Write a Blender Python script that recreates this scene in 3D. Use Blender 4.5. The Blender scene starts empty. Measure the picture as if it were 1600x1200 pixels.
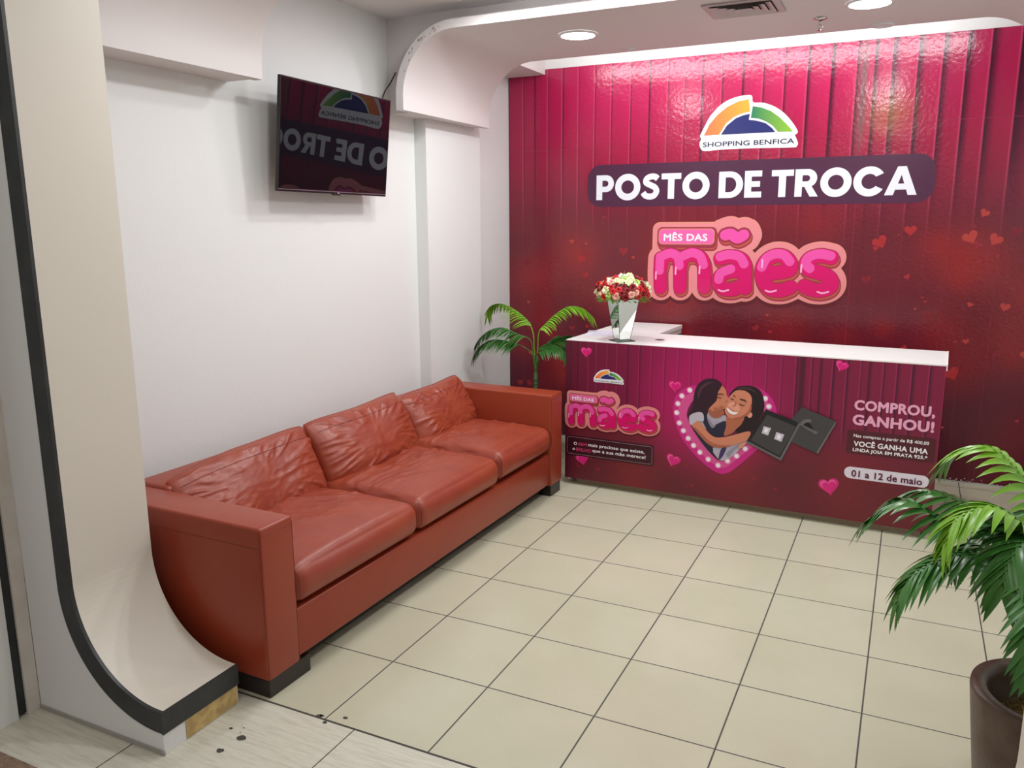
import bpy, bmesh, math, random
import numpy as np
from mathutils import Vector, Matrix, noise
C = bpy.context.scene.collection
R = math.radians
T = 0.42                      # side of one floor tile in metres
sc = bpy.context.scene

# ------------------------------------------------------------------ camera
cam_data = bpy.data.cameras.new('camera')
cam = bpy.data.objects.new('camera', cam_data); C.objects.link(cam)
cam_data.sensor_fit = 'HORIZONTAL'; cam_data.sensor_width = 36.0
cam_data.lens = 36.0 * 1274.07 / 1600.0
cam_data.clip_start = 0.02
rx = Vector((0.8993048, 0.4372968, -0.0047356)); dn = Vector((0.0811696, -0.1775471, -0.9807592)); fw = Vector((-0.4297236, 0.8816170, -0.1951642))
m = Matrix((rx, -dn, -fw)).transposed().to_4x4()
m.translation = Vector((1.71211, -2.43090, 1.69579))
cam.matrix_world = m
sc.camera = cam

# ------------------------------------------------------------------ view, world, lights
sc.view_settings.view_transform = 'Standard'; sc.view_settings.look = 'None'
sc.view_settings.gamma = 1.0; sc.view_settings.use_curve_mapping = False
sc.view_settings.exposure = -0.15
w = bpy.data.worlds.new('mall_ambient'); sc.world = w; w.use_nodes = True
w.node_tree.nodes['Background'].inputs[0].default_value = (1.0, 0.97, 0.92, 1)
w.node_tree.nodes['Background'].inputs[1].default_value = 0.40

def area(name, loc, size, power, col=(1, 1, 1), shape='DISK', size_y=None, rot=(0, 0, 0), spread=180):
    l = bpy.data.lights.new(name, 'AREA'); l.shape = shape; l.size = size
    if size_y: l.size_y = size_y
    l.energy = power; l.color = col; l.spread = R(spread)
    o = bpy.data.objects.new(name, l); C.objects.link(o); o.location = loc; o.rotation_euler = rot
    return o
COOL = (0.98, 0.99, 1.0)
# the light of the round downlights, of the tubes in the two ceiling recesses and of the mall gallery in front
DOWNLIGHTS = [(-0.23 * T, 5.13 * T), (3.39 * T, 5.13 * T), (-0.1 * T, 0.1 * T), (3.3 * T, 0.1 * T)]
BAY_LIGHTS = [(-0.55 * T, 2.9 * T), (3.6 * T, 2.9 * T)]
for i, (x, y) in enumerate(DOWNLIGHTS):
    area('downlight_lamp', (x, y, 6.51 * T - 0.022), 0.19, 15 if i < 2 else 12, COOL)
area('bay_tube_lamp', (1.54 * T, 3.5 * T, 6.82 * T - 0.06), 2.3, 14, COOL, 'RECTANGLE', 0.05)
for x, y in BAY_LIGHTS: area('bay_downlight_lamp', (x, y, 6.82 * T - 0.022), 0.12, 9, COOL)
area('cove_tube_lamp', (1.54 * T, 6.75 * T, 6.51 * T + 0.12), 2.6, 15, COOL, 'RECTANGLE', 0.05, (R(75), 0, 0))
area('gallery_lamp', (1.0, -3.0, 3.3), 2.2, 24, (1, 0.93, 0.82), 'RECTANGLE', 1.2, (R(18), 0, 0))

# ------------------------------------------------------------------ helpers
def tag(o, label=None, cat=None, group=None, kind=None):
    if label: o['label'] = label
    if cat: o['category'] = cat
    if group: o['group'] = group
    if kind: o['kind'] = kind
    return o
def empty(name, loc=(0, 0, 0), rz=0.0):
    o = bpy.data.objects.new(name, None); C.objects.link(o); o.location = loc; o.rotation_euler = (0, 0, rz)
    o.empty_display_size = 0.05
    return o
def obj(name, me, mats, parent=None, loc=None, smooth=False):
    if isinstance(me, bmesh.types.BMesh):
        bm = me; me = bpy.data.meshes.new(name)
        bmesh.ops.recalc_face_normals(bm, faces=bm.faces[:])
        bm.to_mesh(me); bm.free()
    me.name = name
    if not isinstance(mats, (list, tuple)): mats = [mats]
    me.materials.clear()
    for k in mats: me.materials.append(k)
    if smooth:
        for p in me.polygons: p.use_smooth = True
    o = bpy.data.objects.new(name, me); C.objects.link(o)
    if parent: o.parent = parent
    if loc: o.location = loc
    return o
def box(bm, x0, x1, y0, y1, z0, z1, bev=0.0, seg=2, mat=0):
    vs = [bm.verts.new((x, y, z)) for x in (x0, x1) for y in (y0, y1) for z in (z0, z1)]
    fs = [bm.faces.new([vs[i] for i in f]) for f in ((0, 1, 3, 2), (4, 6, 7, 5), (0, 4, 5, 1), (2, 3, 7, 6), (0, 2, 6, 4), (1, 5, 7, 3))]
    for f in fs: f.material_index = mat
    if bev:
        es = list({e for f in fs for e in f.edges})
        bmesh.ops.bevel(bm, geom=es, offset=bev, segments=seg, affect='EDGES', profile=0.5)
def quadbox(bm, top, bottom):
    """hexahedron from two lists of four points"""
    a = [bm.verts.new(p) for p in bottom]; b = [bm.verts.new(p) for p in top]
    bm.faces.new(a[::-1]); bm.faces.new(b)
    for i in range(4): bm.faces.new((a[i], a[(i + 1) % 4], b[(i + 1) % 4], b[i]))
def extrude_y(bm, pts, y0, y1, mat=0):
    """closed xz outline extruded along y"""
    a = [bm.verts.new((x, y0, z)) for x, z in pts]; b = [bm.verts.new((x, y1, z)) for x, z in pts]
    n = len(pts)
    fs = [bm.faces.new(a), bm.faces.new(b[::-1])]
    for i in range(n): fs.append(bm.faces.new((a[i], b[i], b[(i + 1) % n], a[(i + 1) % n])))
    for f in fs: f.material_index = mat
    return fs
def tube(bm, pts, r, n=8, r2=None, caps=True):
    pts = [Vector(p) for p in pts]; rings = []
    up = Vector((0, 0, 1))
    for i, p in enumerate(pts):
        t = (pts[min(i + 1, len(pts) - 1)] - pts[max(i - 1, 0)]).normalized()
        s = t.cross(up)
        if s.length < 1e-3: s = t.cross(Vector((1, 0, 0)))
        s.normalize(); q = t.cross(s)
        rr = r if r2 is None else r + (r2 - r) * i / (len(pts) - 1)
        rings.append([bm.verts.new(p + (s * math.cos(a) + q * math.sin(a)) * rr) for a in [2 * math.pi * k / n for k in range(n)]])
    for a, b in zip(rings, rings[1:]):
        for k in range(n): bm.faces.new((a[k], a[(k + 1) % n], b[(k + 1) % n], b[k]))
    if caps: bm.faces.new(rings[0][::-1]); bm.faces.new(rings[-1])
def lathe(bm, prof, n=48, c=(0, 0, 0), cap0=False, cap1=False):
    rings = [[bm.verts.new((c[0] + r * math.cos(2 * math.pi * k / n), c[1] + r * math.sin(2 * math.pi * k / n), c[2] + z)) for k in range(n)] for r, z in prof]
    for a, b in zip(rings, rings[1:]):
        for k in range(n): bm.faces.new((a[k], a[(k + 1) % n], b[(k + 1) % n], b[k]))
    if cap0: bm.faces.new(rings[0][::-1])
    if cap1: bm.faces.new(rings[-1])
def catmull(pts, n=8, closed=False):
    P = [Vector(p) for p in pts]; out = []; N = len(P)
    rng = range(N) if closed else range(N - 1)
    for i in rng:
        if closed: a, b, c_, d = P[(i - 1) % N], P[i], P[(i + 1) % N], P[(i + 2) % N]
        else: a, b, c_, d = P[max(i - 1, 0)], P[i], P[i + 1], P[min(i + 2, N - 1)]
        for k in range(n):
            t = k / n
            out.append(0.5 * ((2 * b) + (c_ - a) * t + (2 * a - 5 * b + 4 * c_ - d) * t * t + (3 * b - a - 3 * c_ + d) * t ** 3))
    if not closed: out.append(P[-1])
    return out

# ------------------------------------------------------------------ materials
def mat(name, col, rough=0.5, metal=0.0, spec=0.5, emit=None, emit_s=0.0, coat=0.0, bump=None, var=None, alpha=1.0, trans=0.0):
    """bump=(scale, strength, distance)  var=(scale, other colour, amount)"""
    m = bpy.data.materials.new(name); m.use_nodes = True; nt = m.node_tree; N = nt.nodes; L = nt.links
    b = N['Principled BSDF']
    b.inputs['Base Color'].default_value = (*col, 1); b.inputs['Roughness'].default_value = rough
    b.inputs['Metallic'].default_value = metal; b.inputs['Specular IOR Level'].default_value = spec
    b.inputs['Coat Weight'].default_value = coat; b.inputs['Coat Roughness'].default_value = 0.15
    b.inputs['Alpha'].default_value = alpha; b.inputs['Transmission Weight'].default_value = trans
    if emit: b.inputs['Emission Color'].default_value = (*emit, 1); b.inputs['Emission Strength'].default_value = emit_s
    tc = N.new('ShaderNodeTexCoord')
    if var:
        n = N.new('ShaderNodeTexNoise'); n.inputs['Scale'].default_value = var[0]; n.inputs['Detail'].default_value = 4
        L.new(tc.outputs['Object'], n.inputs['Vector'])
        r = N.new('ShaderNodeMapRange'); r.inputs[1].default_value = 0.35; r.inputs[2].default_value = 0.7; r.inputs[4].default_value = var[2]
        L.new(n.outputs['Fac'], r.inputs[0])
        x = N.new('ShaderNodeMix'); x.data_type = 'RGBA'; x.inputs[6].default_value = (*col, 1); x.inputs[7].default_value = (*var[1], 1)
        L.new(r.outputs[0], x.inputs[0]); L.new(x.outputs[2], b.inputs['Base Color'])
    if bump:
        n2 = N.new('ShaderNodeTexNoise'); n2.inputs['Scale'].default_value = bump[0]; n2.inputs['Detail'].default_value = 5
        L.new(tc.outputs['Object'], n2.inputs['Vector'])
        bp = N.new('ShaderNodeBump'); bp.inputs['Strength'].default_value = bump[1]; bp.inputs['Distance'].default_value = bump[2]
        L.new(n2.outputs['Fac'], bp.inputs['Height']); L.new(bp.outputs['Normal'], b.inputs['Normal'])
    return m
def attr_mat(name, rough, bump=None, coat=0.0, spec=0.5):
    m = mat(name, (1, 1, 1), rough, coat=coat, bump=bump, spec=spec); N = m.node_tree.nodes
    a = N.new('ShaderNodeAttribute'); a.attribute_name = 'print'
    m.node_tree.links.new(a.outputs['Color'], N['Principled BSDF'].inputs['Base Color'])
    return m
M_wall = mat('white_wall_paint', (0.745, 0.765, 0.757), 0.6, bump=(60, 0.25, 0.002), var=(0.8, (0.74, 0.735, 0.725), 0.6))
M_pier = mat('cream_laminate', (0.66, 0.62, 0.545), 0.45, bump=(90, 0.1, 0.001))
M_pierw = mat('white_laminate', (0.72, 0.73, 0.73), 0.5, bump=(40, 0.1, 0.001))
M_ceil = mat('white_ceiling_paint', (0.78, 0.75, 0.745), 0.7, bump=(30, 0.1, 0.001))
M_black = mat('black_trim', (0.012, 0.014, 0.016), 0.4, bump=(60, 0.2, 0.002), var=(12, (0.03, 0.033, 0.035), 0.8))
M_gum = mat('dark_floor_spot', (0.05, 0.045, 0.04), 0.8)

def floor_mat():
    m = bpy.data.materials.new('cream_floor_tiles'); m.use_nodes = True; nt = m.node_tree; N = nt.nodes; L = nt.links; b = N['Principled BSDF']
    tc = N.new('ShaderNodeTexCoord'); mp = N.new('ShaderNodeMapping'); mp.inputs['Scale'].default_value = (1 / T, 1 / T, 0); mp.inputs['Location'].default_value = (0, 0, 0.5)
    L.new(tc.outputs['Object'], mp.inputs['Vector'])
    sx = N.new('ShaderNodeSeparateXYZ'); L.new(mp.outputs[0], sx.inputs[0])
    def edge(o):
        f = N.new('ShaderNodeMath'); f.operation = 'PINGPONG'; f.inputs[1].default_value = 0.5; L.new(o, f.inputs[0]); return f.outputs[0]
    mn = N.new('ShaderNodeMath'); mn.operation = 'MINIMUM'; L.new(edge(sx.outputs[0]), mn.inputs[0]); L.new(edge(sx.outputs[1]), mn.inputs[1])
    g = N.new('ShaderNodeMapRange'); g.inputs[1].default_value = 0.0045; g.inputs[2].default_value = 0.009; L.new(mn.outputs[0], g.inputs[0])
    fl = N.new('ShaderNodeVectorMath'); fl.operation = 'FLOOR'; L.new(mp.outputs[0], fl.inputs[0])
    wn = N.new('ShaderNodeTexWhiteNoise'); L.new(fl.outputs[0], wn.inputs['Vector'])
    n = N.new('ShaderNodeTexNoise'); n.inputs['Scale'].default_value = 2.2; n.inputs['Detail'].default_value = 6; L.new(tc.outputs['Object'], n.inputs['Vector'])
    n3 = N.new('ShaderNodeTexNoise'); n3.inputs['Scale'].default_value = 45; n3.inputs['Detail'].default_value = 6; L.new(tc.outputs['Object'], n3.inputs['Vector'])
    ad = N.new('ShaderNodeMath'); ad.operation = 'MULTIPLY_ADD'; ad.inputs[1].default_value = 0.18; L.new(wn.outputs['Value'], ad.inputs[0]); L.new(n.outputs['Fac'], ad.inputs[2])
    ad2 = N.new('ShaderNodeMath'); ad2.operation = 'MULTIPLY_ADD'; ad2.inputs[1].default_value = 0.12; L.new(n3.outputs['Fac'], ad2.inputs[0]); L.new(ad.outputs[0], ad2.inputs[2])
    mr = N.new('ShaderNodeMapRange'); mr.inputs[1].default_value = 0.2; mr.inputs[2].default_value = 1.3; L.new(ad2.outputs[0], mr.inputs[0])
    r = N.new('ShaderNodeMix'); r.data_type = 'RGBA'; r.inputs[6].default_value = (0.46, 0.445, 0.325, 1); r.inputs[7].default_value = (0.60, 0.58, 0.45, 1); L.new(mr.outputs[0], r.inputs[0])
    x = N.new('ShaderNodeMix'); x.data_type = 'RGBA'; x.inputs[6].default_value = (0.06, 0.055, 0.05, 1); L.new(g.outputs[0], x.inputs[0]); L.new(r.outputs[2], x.inputs[7])
    L.new(x.outputs[2], b.inputs['Base Color'])
    rr = N.new('ShaderNodeMapRange'); rr.inputs[3].default_value = 0.7; rr.inputs[4].default_value = 0.2; L.new(g.outputs[0], rr.inputs[0])
    sm = N.new('ShaderNodeMath'); sm.operation = 'MULTIPLY_ADD'; sm.inputs[1].default_value = 0.0; L.new(n.outputs['Fac'], sm.inputs[0]); L.new(rr.outputs[0], sm.inputs[2])
    L.new(sm.outputs[0], b.inputs['Roughness'])
    bp = N.new('ShaderNodeBump'); bp.inputs['Strength'].default_value = 0.5; bp.inputs['Distance'].default_value = 0.002; L.new(g.outputs[0], bp.inputs['Height']); L.new(bp.outputs[0], b.inputs['Normal'])
    return m
def travertine_mat():
    m = bpy.data.materials.new('streaked_stone'); m.use_nodes = True; nt = m.node_tree; N = nt.nodes; L = nt.links; b = N['Principled BSDF']
    tc = N.new('ShaderNodeTexCoord'); mp = N.new('ShaderNodeMapping'); mp.inputs['Scale'].default_value = (4, 45, 1); mp.inputs['Rotation'].default_value = (0, 0, R(12)); L.new(tc.outputs['Object'], mp.inputs[0])
    n = N.new('ShaderNodeTexNoise'); n.inputs['Scale'].default_value = 1.6; n.inputs['Detail'].default_value = 8; n.inputs['Roughness'].default_value = 0.7; L.new(mp.outputs[0], n.inputs['Vector'])
    r = N.new('ShaderNodeValToRGB'); L.new(n.outputs['Fac'], r.inputs[0])
    r.color_ramp.elements[0].position = 0.36; r.color_ramp.elements[0].color = (0.50, 0.48, 0.40, 1)
    r.color_ramp.elements[1].position = 0.55; r.color_ramp.elements[1].color = (0.61, 0.59, 0.50, 1)
    L.new(r.outputs[0], b.inputs['Base Color']); b.inputs['Roughness'].default_value = 0.35
    return m
M_floor = floor_mat(); M_trav = travertine_mat()
M_brown = mat('brown_stone', (0.16, 0.10, 0.07), 0.6, var=(60, (0.30, 0.20, 0.14), 1.0), bump=(120, 0.3, 0.002))
M_joint = mat('dark_joint', (0.05, 0.045, 0.04), 0.8)

# ------------------------------------------------------------------ the shell
XL, XR, YB = -2.81 * T, 5.93 * T, 8.26 * T
ZM, ZD, ZDT = 6.82 * T, 6.51 * T, 6.63 * T
YF = -2.43 * T
CX = 1.54 * T                                    # mirror axis of the shop front
def S(name, bm, m, parent=None, smooth=False):
    o = obj(name, bm, m, parent, smooth=smooth)
    if not parent: o['kind'] = 'structure'
    return o
bm = bmesh.new(); box(bm, XL - 0.3, XR + 0.3, -1.005 * T, YB + 0.1, -0.06, 0); fl = S('floor', bm, M_floor)
bm = bmesh.new(); box(bm, -2.5, 4.2, YF, -1.005 * T, -0.06, -0.0005); ft = S('floor_threshold', bm, M_trav)
bm = bmesh.new()
box(bm, -0.6, 4.0, -1.013 * T, -0.997 * T, -0.01, 0.0006)
for x in (0.13, 0.13 + 0.62, 0.13 + 1.24, 0.13 - 0.62):
    box(bm, x - 0.0016, x + 0.0016, YF, -1.01 * T, -0.01, 0.0004)
S('joint', bm, M_joint, ft)
def blob(bm, x, y, r, z, seed):
    rnd = random.Random(seed); n = 14
    vs = [bm.verts.new((x + r * (0.7 + 0.5 * rnd.random()) * math.cos(2 * math.pi * k / n), y + 0.8 * r * (0.7 + 0.5 * rnd.random()) * math.sin(2 * math.pi * k / n), z)) for k in range(n)]
    bm.faces.new(vs)
bm = bmesh.new()
for i, (x, y, r) in enumerate([(-0.438, -1.487, .028), (-0.474, -1.682, .024), (-0.61, -1.43, .012), (0.147, -0.913, .016), (-0.07, -0.985, .022), (-0.05, -0.975, .014), (0.03, -1.035, .014), (-.52, -1.38, .006), (-.5, -1.44, .005), (-.56, -1.36, .004)]):
    blob(bm, x * T, y * T, r * .6, 0.0009, i)
S('floor_spots', bm, M_gum, ft)
bm = bmesh.new(); box(bm, -4.5, 5.5, -6.5, YF, -0.06, -0.0005); S('floor_gallery', bm, M_brown)

bm = bmesh.new(); box(bm, XL - 0.15, XL, -1.94 * T, YB, 0, 7.4 * T); S('wall_left', bm, M_wall)
bm = bmesh.new(); box(bm, XR, XR + 0.15, -1.94 * T, YB, 0, 7.4 * T); S('wall_right', bm, M_wall)
bm = bmesh.new(); box(bm, XL - 0.15, XR + 0.15, YB, YB + 0.12, 0, 7.4 * T); S('wall_back', bm, M_wall)
bm = bmesh.new(); box(bm, XL, -2.61 * T, 5.03 * T, 6.74 * T, 0, 5.60 * T); S('trim_1', bm, M_wall)
bm = bmesh.new(); box(bm, XL - 0.1, XR + 0.1, -1.9 * T, 6.5 * T, ZM, ZM + 0.05); box(bm, XL - 0.1, XR + 0.1, 6.5 * T, YB + 0.1, 7.2 * T, 7.2 * T + 0.05); S('ceiling', bm, M_ceil)
def arc(x0, z0, z1, rr, mirror):
    """outline points of the inner face: vertical, quarter round, horizontal to the axis"""
    pts = [(x0, z0)]
    for k in range(49):
        a = math.pi / 2 * k / 48
        pts.append((x0 + rr - rr * math.cos(a), z1 - rr + rr * math.sin(a)))
    pts.append((CX, z1))
    if mirror: pts = [(2 * CX - x, z) for x, z in pts]
    return pts
def vault(bm, y0, y1, th):
    for mir in (False, True):
        a = arc(-2.33 * T, 5.54 * T, ZD, 0.80 * T, mir)
        s = -1 if not mir else 1
        b = arc(-2.33 * T - th, 5.54 * T, ZD + th, 0.80 * T + th, mir)
        A0 = [bm.verts.new((x, y0, z)) for x, z in a]; A1 = [bm.verts.new((x, y1, z)) for x, z in a]
        B0 = [bm.verts.new((x, y0, z)) for x, z in b]; B1 = [bm.verts.new((x, y1, z)) for x, z in b]
        n = len(a)
        for i in range(n - 1):
            bm.faces.new((A0[i], A0[i + 1], A1[i + 1], A1[i])); bm.faces.new((B0[i], B1[i], B1[i + 1], B0[i + 1]))
            bm.faces.new((A0[i], B0[i], B0[i + 1], A0[i + 1])); bm.faces.new((A1[i], A1[i + 1], B1[i + 1], B1[i]))
        bm.faces.new((A0[0], A1[0], B1[0], B0[0]))
    bmesh.ops.remove_doubles(bm, verts=bm.verts[:], dist=1e-5)
M_vault = mat('white_vault_paint', (0.70, 0.665, 0.655), 0.55, bump=(40, 0.12, 0.001))
# rear and front dropped ceilings with their rounded shoulders
bm = bmesh.new(); vault(bm, 4.02 * T, 6.56 * T, 0.115 * T); v = S('ceiling_rear_drop', bm, M_vault)
bm = bmesh.new(); vault(bm, -1.13 * T, 1.31 * T, 0.115 * T); S('ceiling_front_drop', bm, M_vault)
def fascia(bm, ya, yb):
    for mir in (False, True):
        a = arc(-2.33 * T - .06 * T, 5.548 * T, ZD + 0.06 * T, 0.86 * T, mir)
        xw = XL if not mir else XR
        pts = [(xw, 5.548 * T)] + a + [(a[-1][0], ZM), (xw, ZM)]
        # fill as strips between arc and outer corner
        A = [bm.verts.new((x, ya, z)) for x, z in pts]; B = [bm.verts.new((x, yb, z)) for x, z in pts]
        bm.faces.new(A); bm.faces.new(B[::-1])
        n = len(pts)
        for i in range(n): bm.faces.new((A[i], B[i], B[(i + 1) % n], A[(i + 1) % n]))
bm = bmesh.new(); fascia(bm, 4.38 * T, 6.5 * T); bm.normal_update(); bmesh.ops.triangulate(bm, faces=[f for f in bm.faces if len(f.verts) > 4]); S('trim_2', bm, M_vault)
bm = bmesh.new(); fascia(bm, -1.1 * T, 1.28 * T); bm.normal_update(); bmesh.ops.triangulate(bm, faces=[f for f in bm.faces if len(f.verts) > 4]); S('trim_3', bm, M_vault)
bm = bmesh.new(); box(bm, XL, -2.08 * T, 6.58 * T, YB, 6.60 * T, 7.19 * T); S('trim_4', bm, M_vault)
# chipped paint on the shoulder edge
bm = bmesh.new()
rn = random.Random(4)
for k in range(16):
    a = rn.uniform(.35, 1.35); rr = 0.80 * T + 0.05 * T + rn.uniform(-.012, .012)
    cx = -2.33 * T + 0.80 * T - rr * math.cos(a); cz = ZD - 0.80 * T + rr * math.sin(a); q = rn.uniform(.003, .009)
    n = 9; bm.faces.new([bm.verts.new((cx + q * (0.6 + .6 * rn.random()) * math.cos(2 * math.pi * j / n), 4.02 * T - 0.0008, cz + 1.2 * q * (0.6 + .6 * rn.random()) * math.sin(2 * math.pi * j / n))) for j in range(n)])
S('chipped_paint', bm, mat('bare_plaster', (0.42, 0.37, 0.33), 0.9), v)

# front piers with the curved foot
def pier(mir):
    f = (lambda x: 2 * CX - x) if mir else (lambda x: x)
    y0, y1 = -1.905 * T, -1.13 * T
    R1 = 0.88 * T; xi, zt, xt = -1.715 * T, 0.365 * T, -0.82 * T
    face = [(xt, zt)] + [(xi + R1 - R1 * math.sin(a), zt + R1 - R1 * math.cos(a)) for a in [math.pi / 2 * k / 28 for k in range(29)]] + [(xi, 7.0 * T)]
    th = 0.18 * T
    R2 = R1 + 0.02 * T
    low = [(xt, zt - th)] + [(xi - th * 0.86 + R2 + .13 * T - (R2 + .13 * T) * math.sin(a), zt - th + (R2 + .13 * T) * (1 - math.cos(a))) for a in [math.pi / 2 * k / 28 for k in range(29)]] + [(xi - 0.16 * T, 7.0 * T)]
    def strip(bm, P, Q, ya, yb):
        n = len(P)
        rings = [[bm.verts.new((f(x), y, z)) for x, z in L] for y in (ya, yb) for L in (P, Q)]
        a, b, c_, d = rings
        for i in range(n - 1):
            bm.faces.new((a[i], a[i + 1], b[i + 1], b[i])); bm.faces.new((c_[i], d[i], d[i + 1], c_[i + 1]))
            bm.faces.new((a[i], c_[i], c_[i + 1], a[i + 1])); bm.faces.new((b[i], b[i + 1], d[i + 1], d[i]))
        for k in (0, n - 1): bm.faces.new((a[k], b[k], d[k], c_[k]))
    root = None
    # white body under and behind the black band
    bm = bmesh.new(); xb = -2.29 * T
    back = [(xt - .002, 0.0)] + [(xt - .002 - (xt - xb) * k / 29, 0.0) for k in range(1, 30)]
    low2 = low[:]
    back = [(xt - (xt - xb) * min(1, i / 26), 0.0 if i <= 26 else 7.0 * T * (i - 26) / 4.0) for i in range(len(low2))]
    strip(bm, low2, back, y0, y1)
    body = S('wall_front_right' if mir else 'wall_front_left', bm, M_pierw)
    bm = bmesh.new(); th2 = 0.012
    strip(bm, [(x, z) for x, z in face], low, y0 - 0.004, y0 + 0.008)
    # black edge wraps round the toe
    x0, x1 = sorted((f(xt), f(xt + 0.006)))
    box(bm, x0, x1, y0 - 0.004, y1 + .004, zt - th - .003, zt)
    S('black_edge', bm, M_black, body)
    bm = bmesh.new(); strip(bm, face, low, y0 + 0.008, y1); S('cream_face', bm, M_pier, body, smooth=False)
    bm = bmesh.new(); x0, x1 = sorted((f(xt), f(xt + 0.003)))
    box(bm, x0, x1, y0 + 0.09, y1 - 0.006, 0.004, zt - th - .003)
    S('bare_wood', bm, mat('bare_chipboard', (0.58, 0.42, 0.16), 0.7, var=(30, (0.36, 0.24, 0.10), 1.0), bump=(80, .4, .003)), body)
    bm = bmesh.new(); x0, x1 = sorted((f(xb), f(xt + .004)))
    box(bm, x0, x1, y0 - 0.006, y0, -0.0, 0.014)
    S('grey_base_line', bm, mat('base_line_grey', (0.33, 0.31, 0.28), 0.8), body)  # thin plain grey strip along the foot of the pier front
    return body
pl = pier(False); pr_ = pier(True)
# neighbouring shop wall beside the left pier, with a dark glazing strip
bm = bmesh.new(); box(bm, -2.29 * T - 0.12, -2.29 * T, -2.02 * T, -1.91 * T, 0, 7 * T); S('trim_5', bm, mat('aged_white_frame', (0.66, 0.62, 0.58), 0.5, var=(8, (0.5, 0.45, 0.38), .6)))
bm = bmesh.new(); box(bm, -2.31 * T - 0.12, -2.31 * T, -2.10 * T, -2.02 * T, 0.01, 7 * T); S('trim_6', bm, M_black)
bm = bmesh.new(); box(bm, -2.29 * T - 0.12, -2.29 * T, -4.2 * T, -2.10 * T, 0, 7 * T); S('wall_gallery_left', bm, M_wall)

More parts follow.
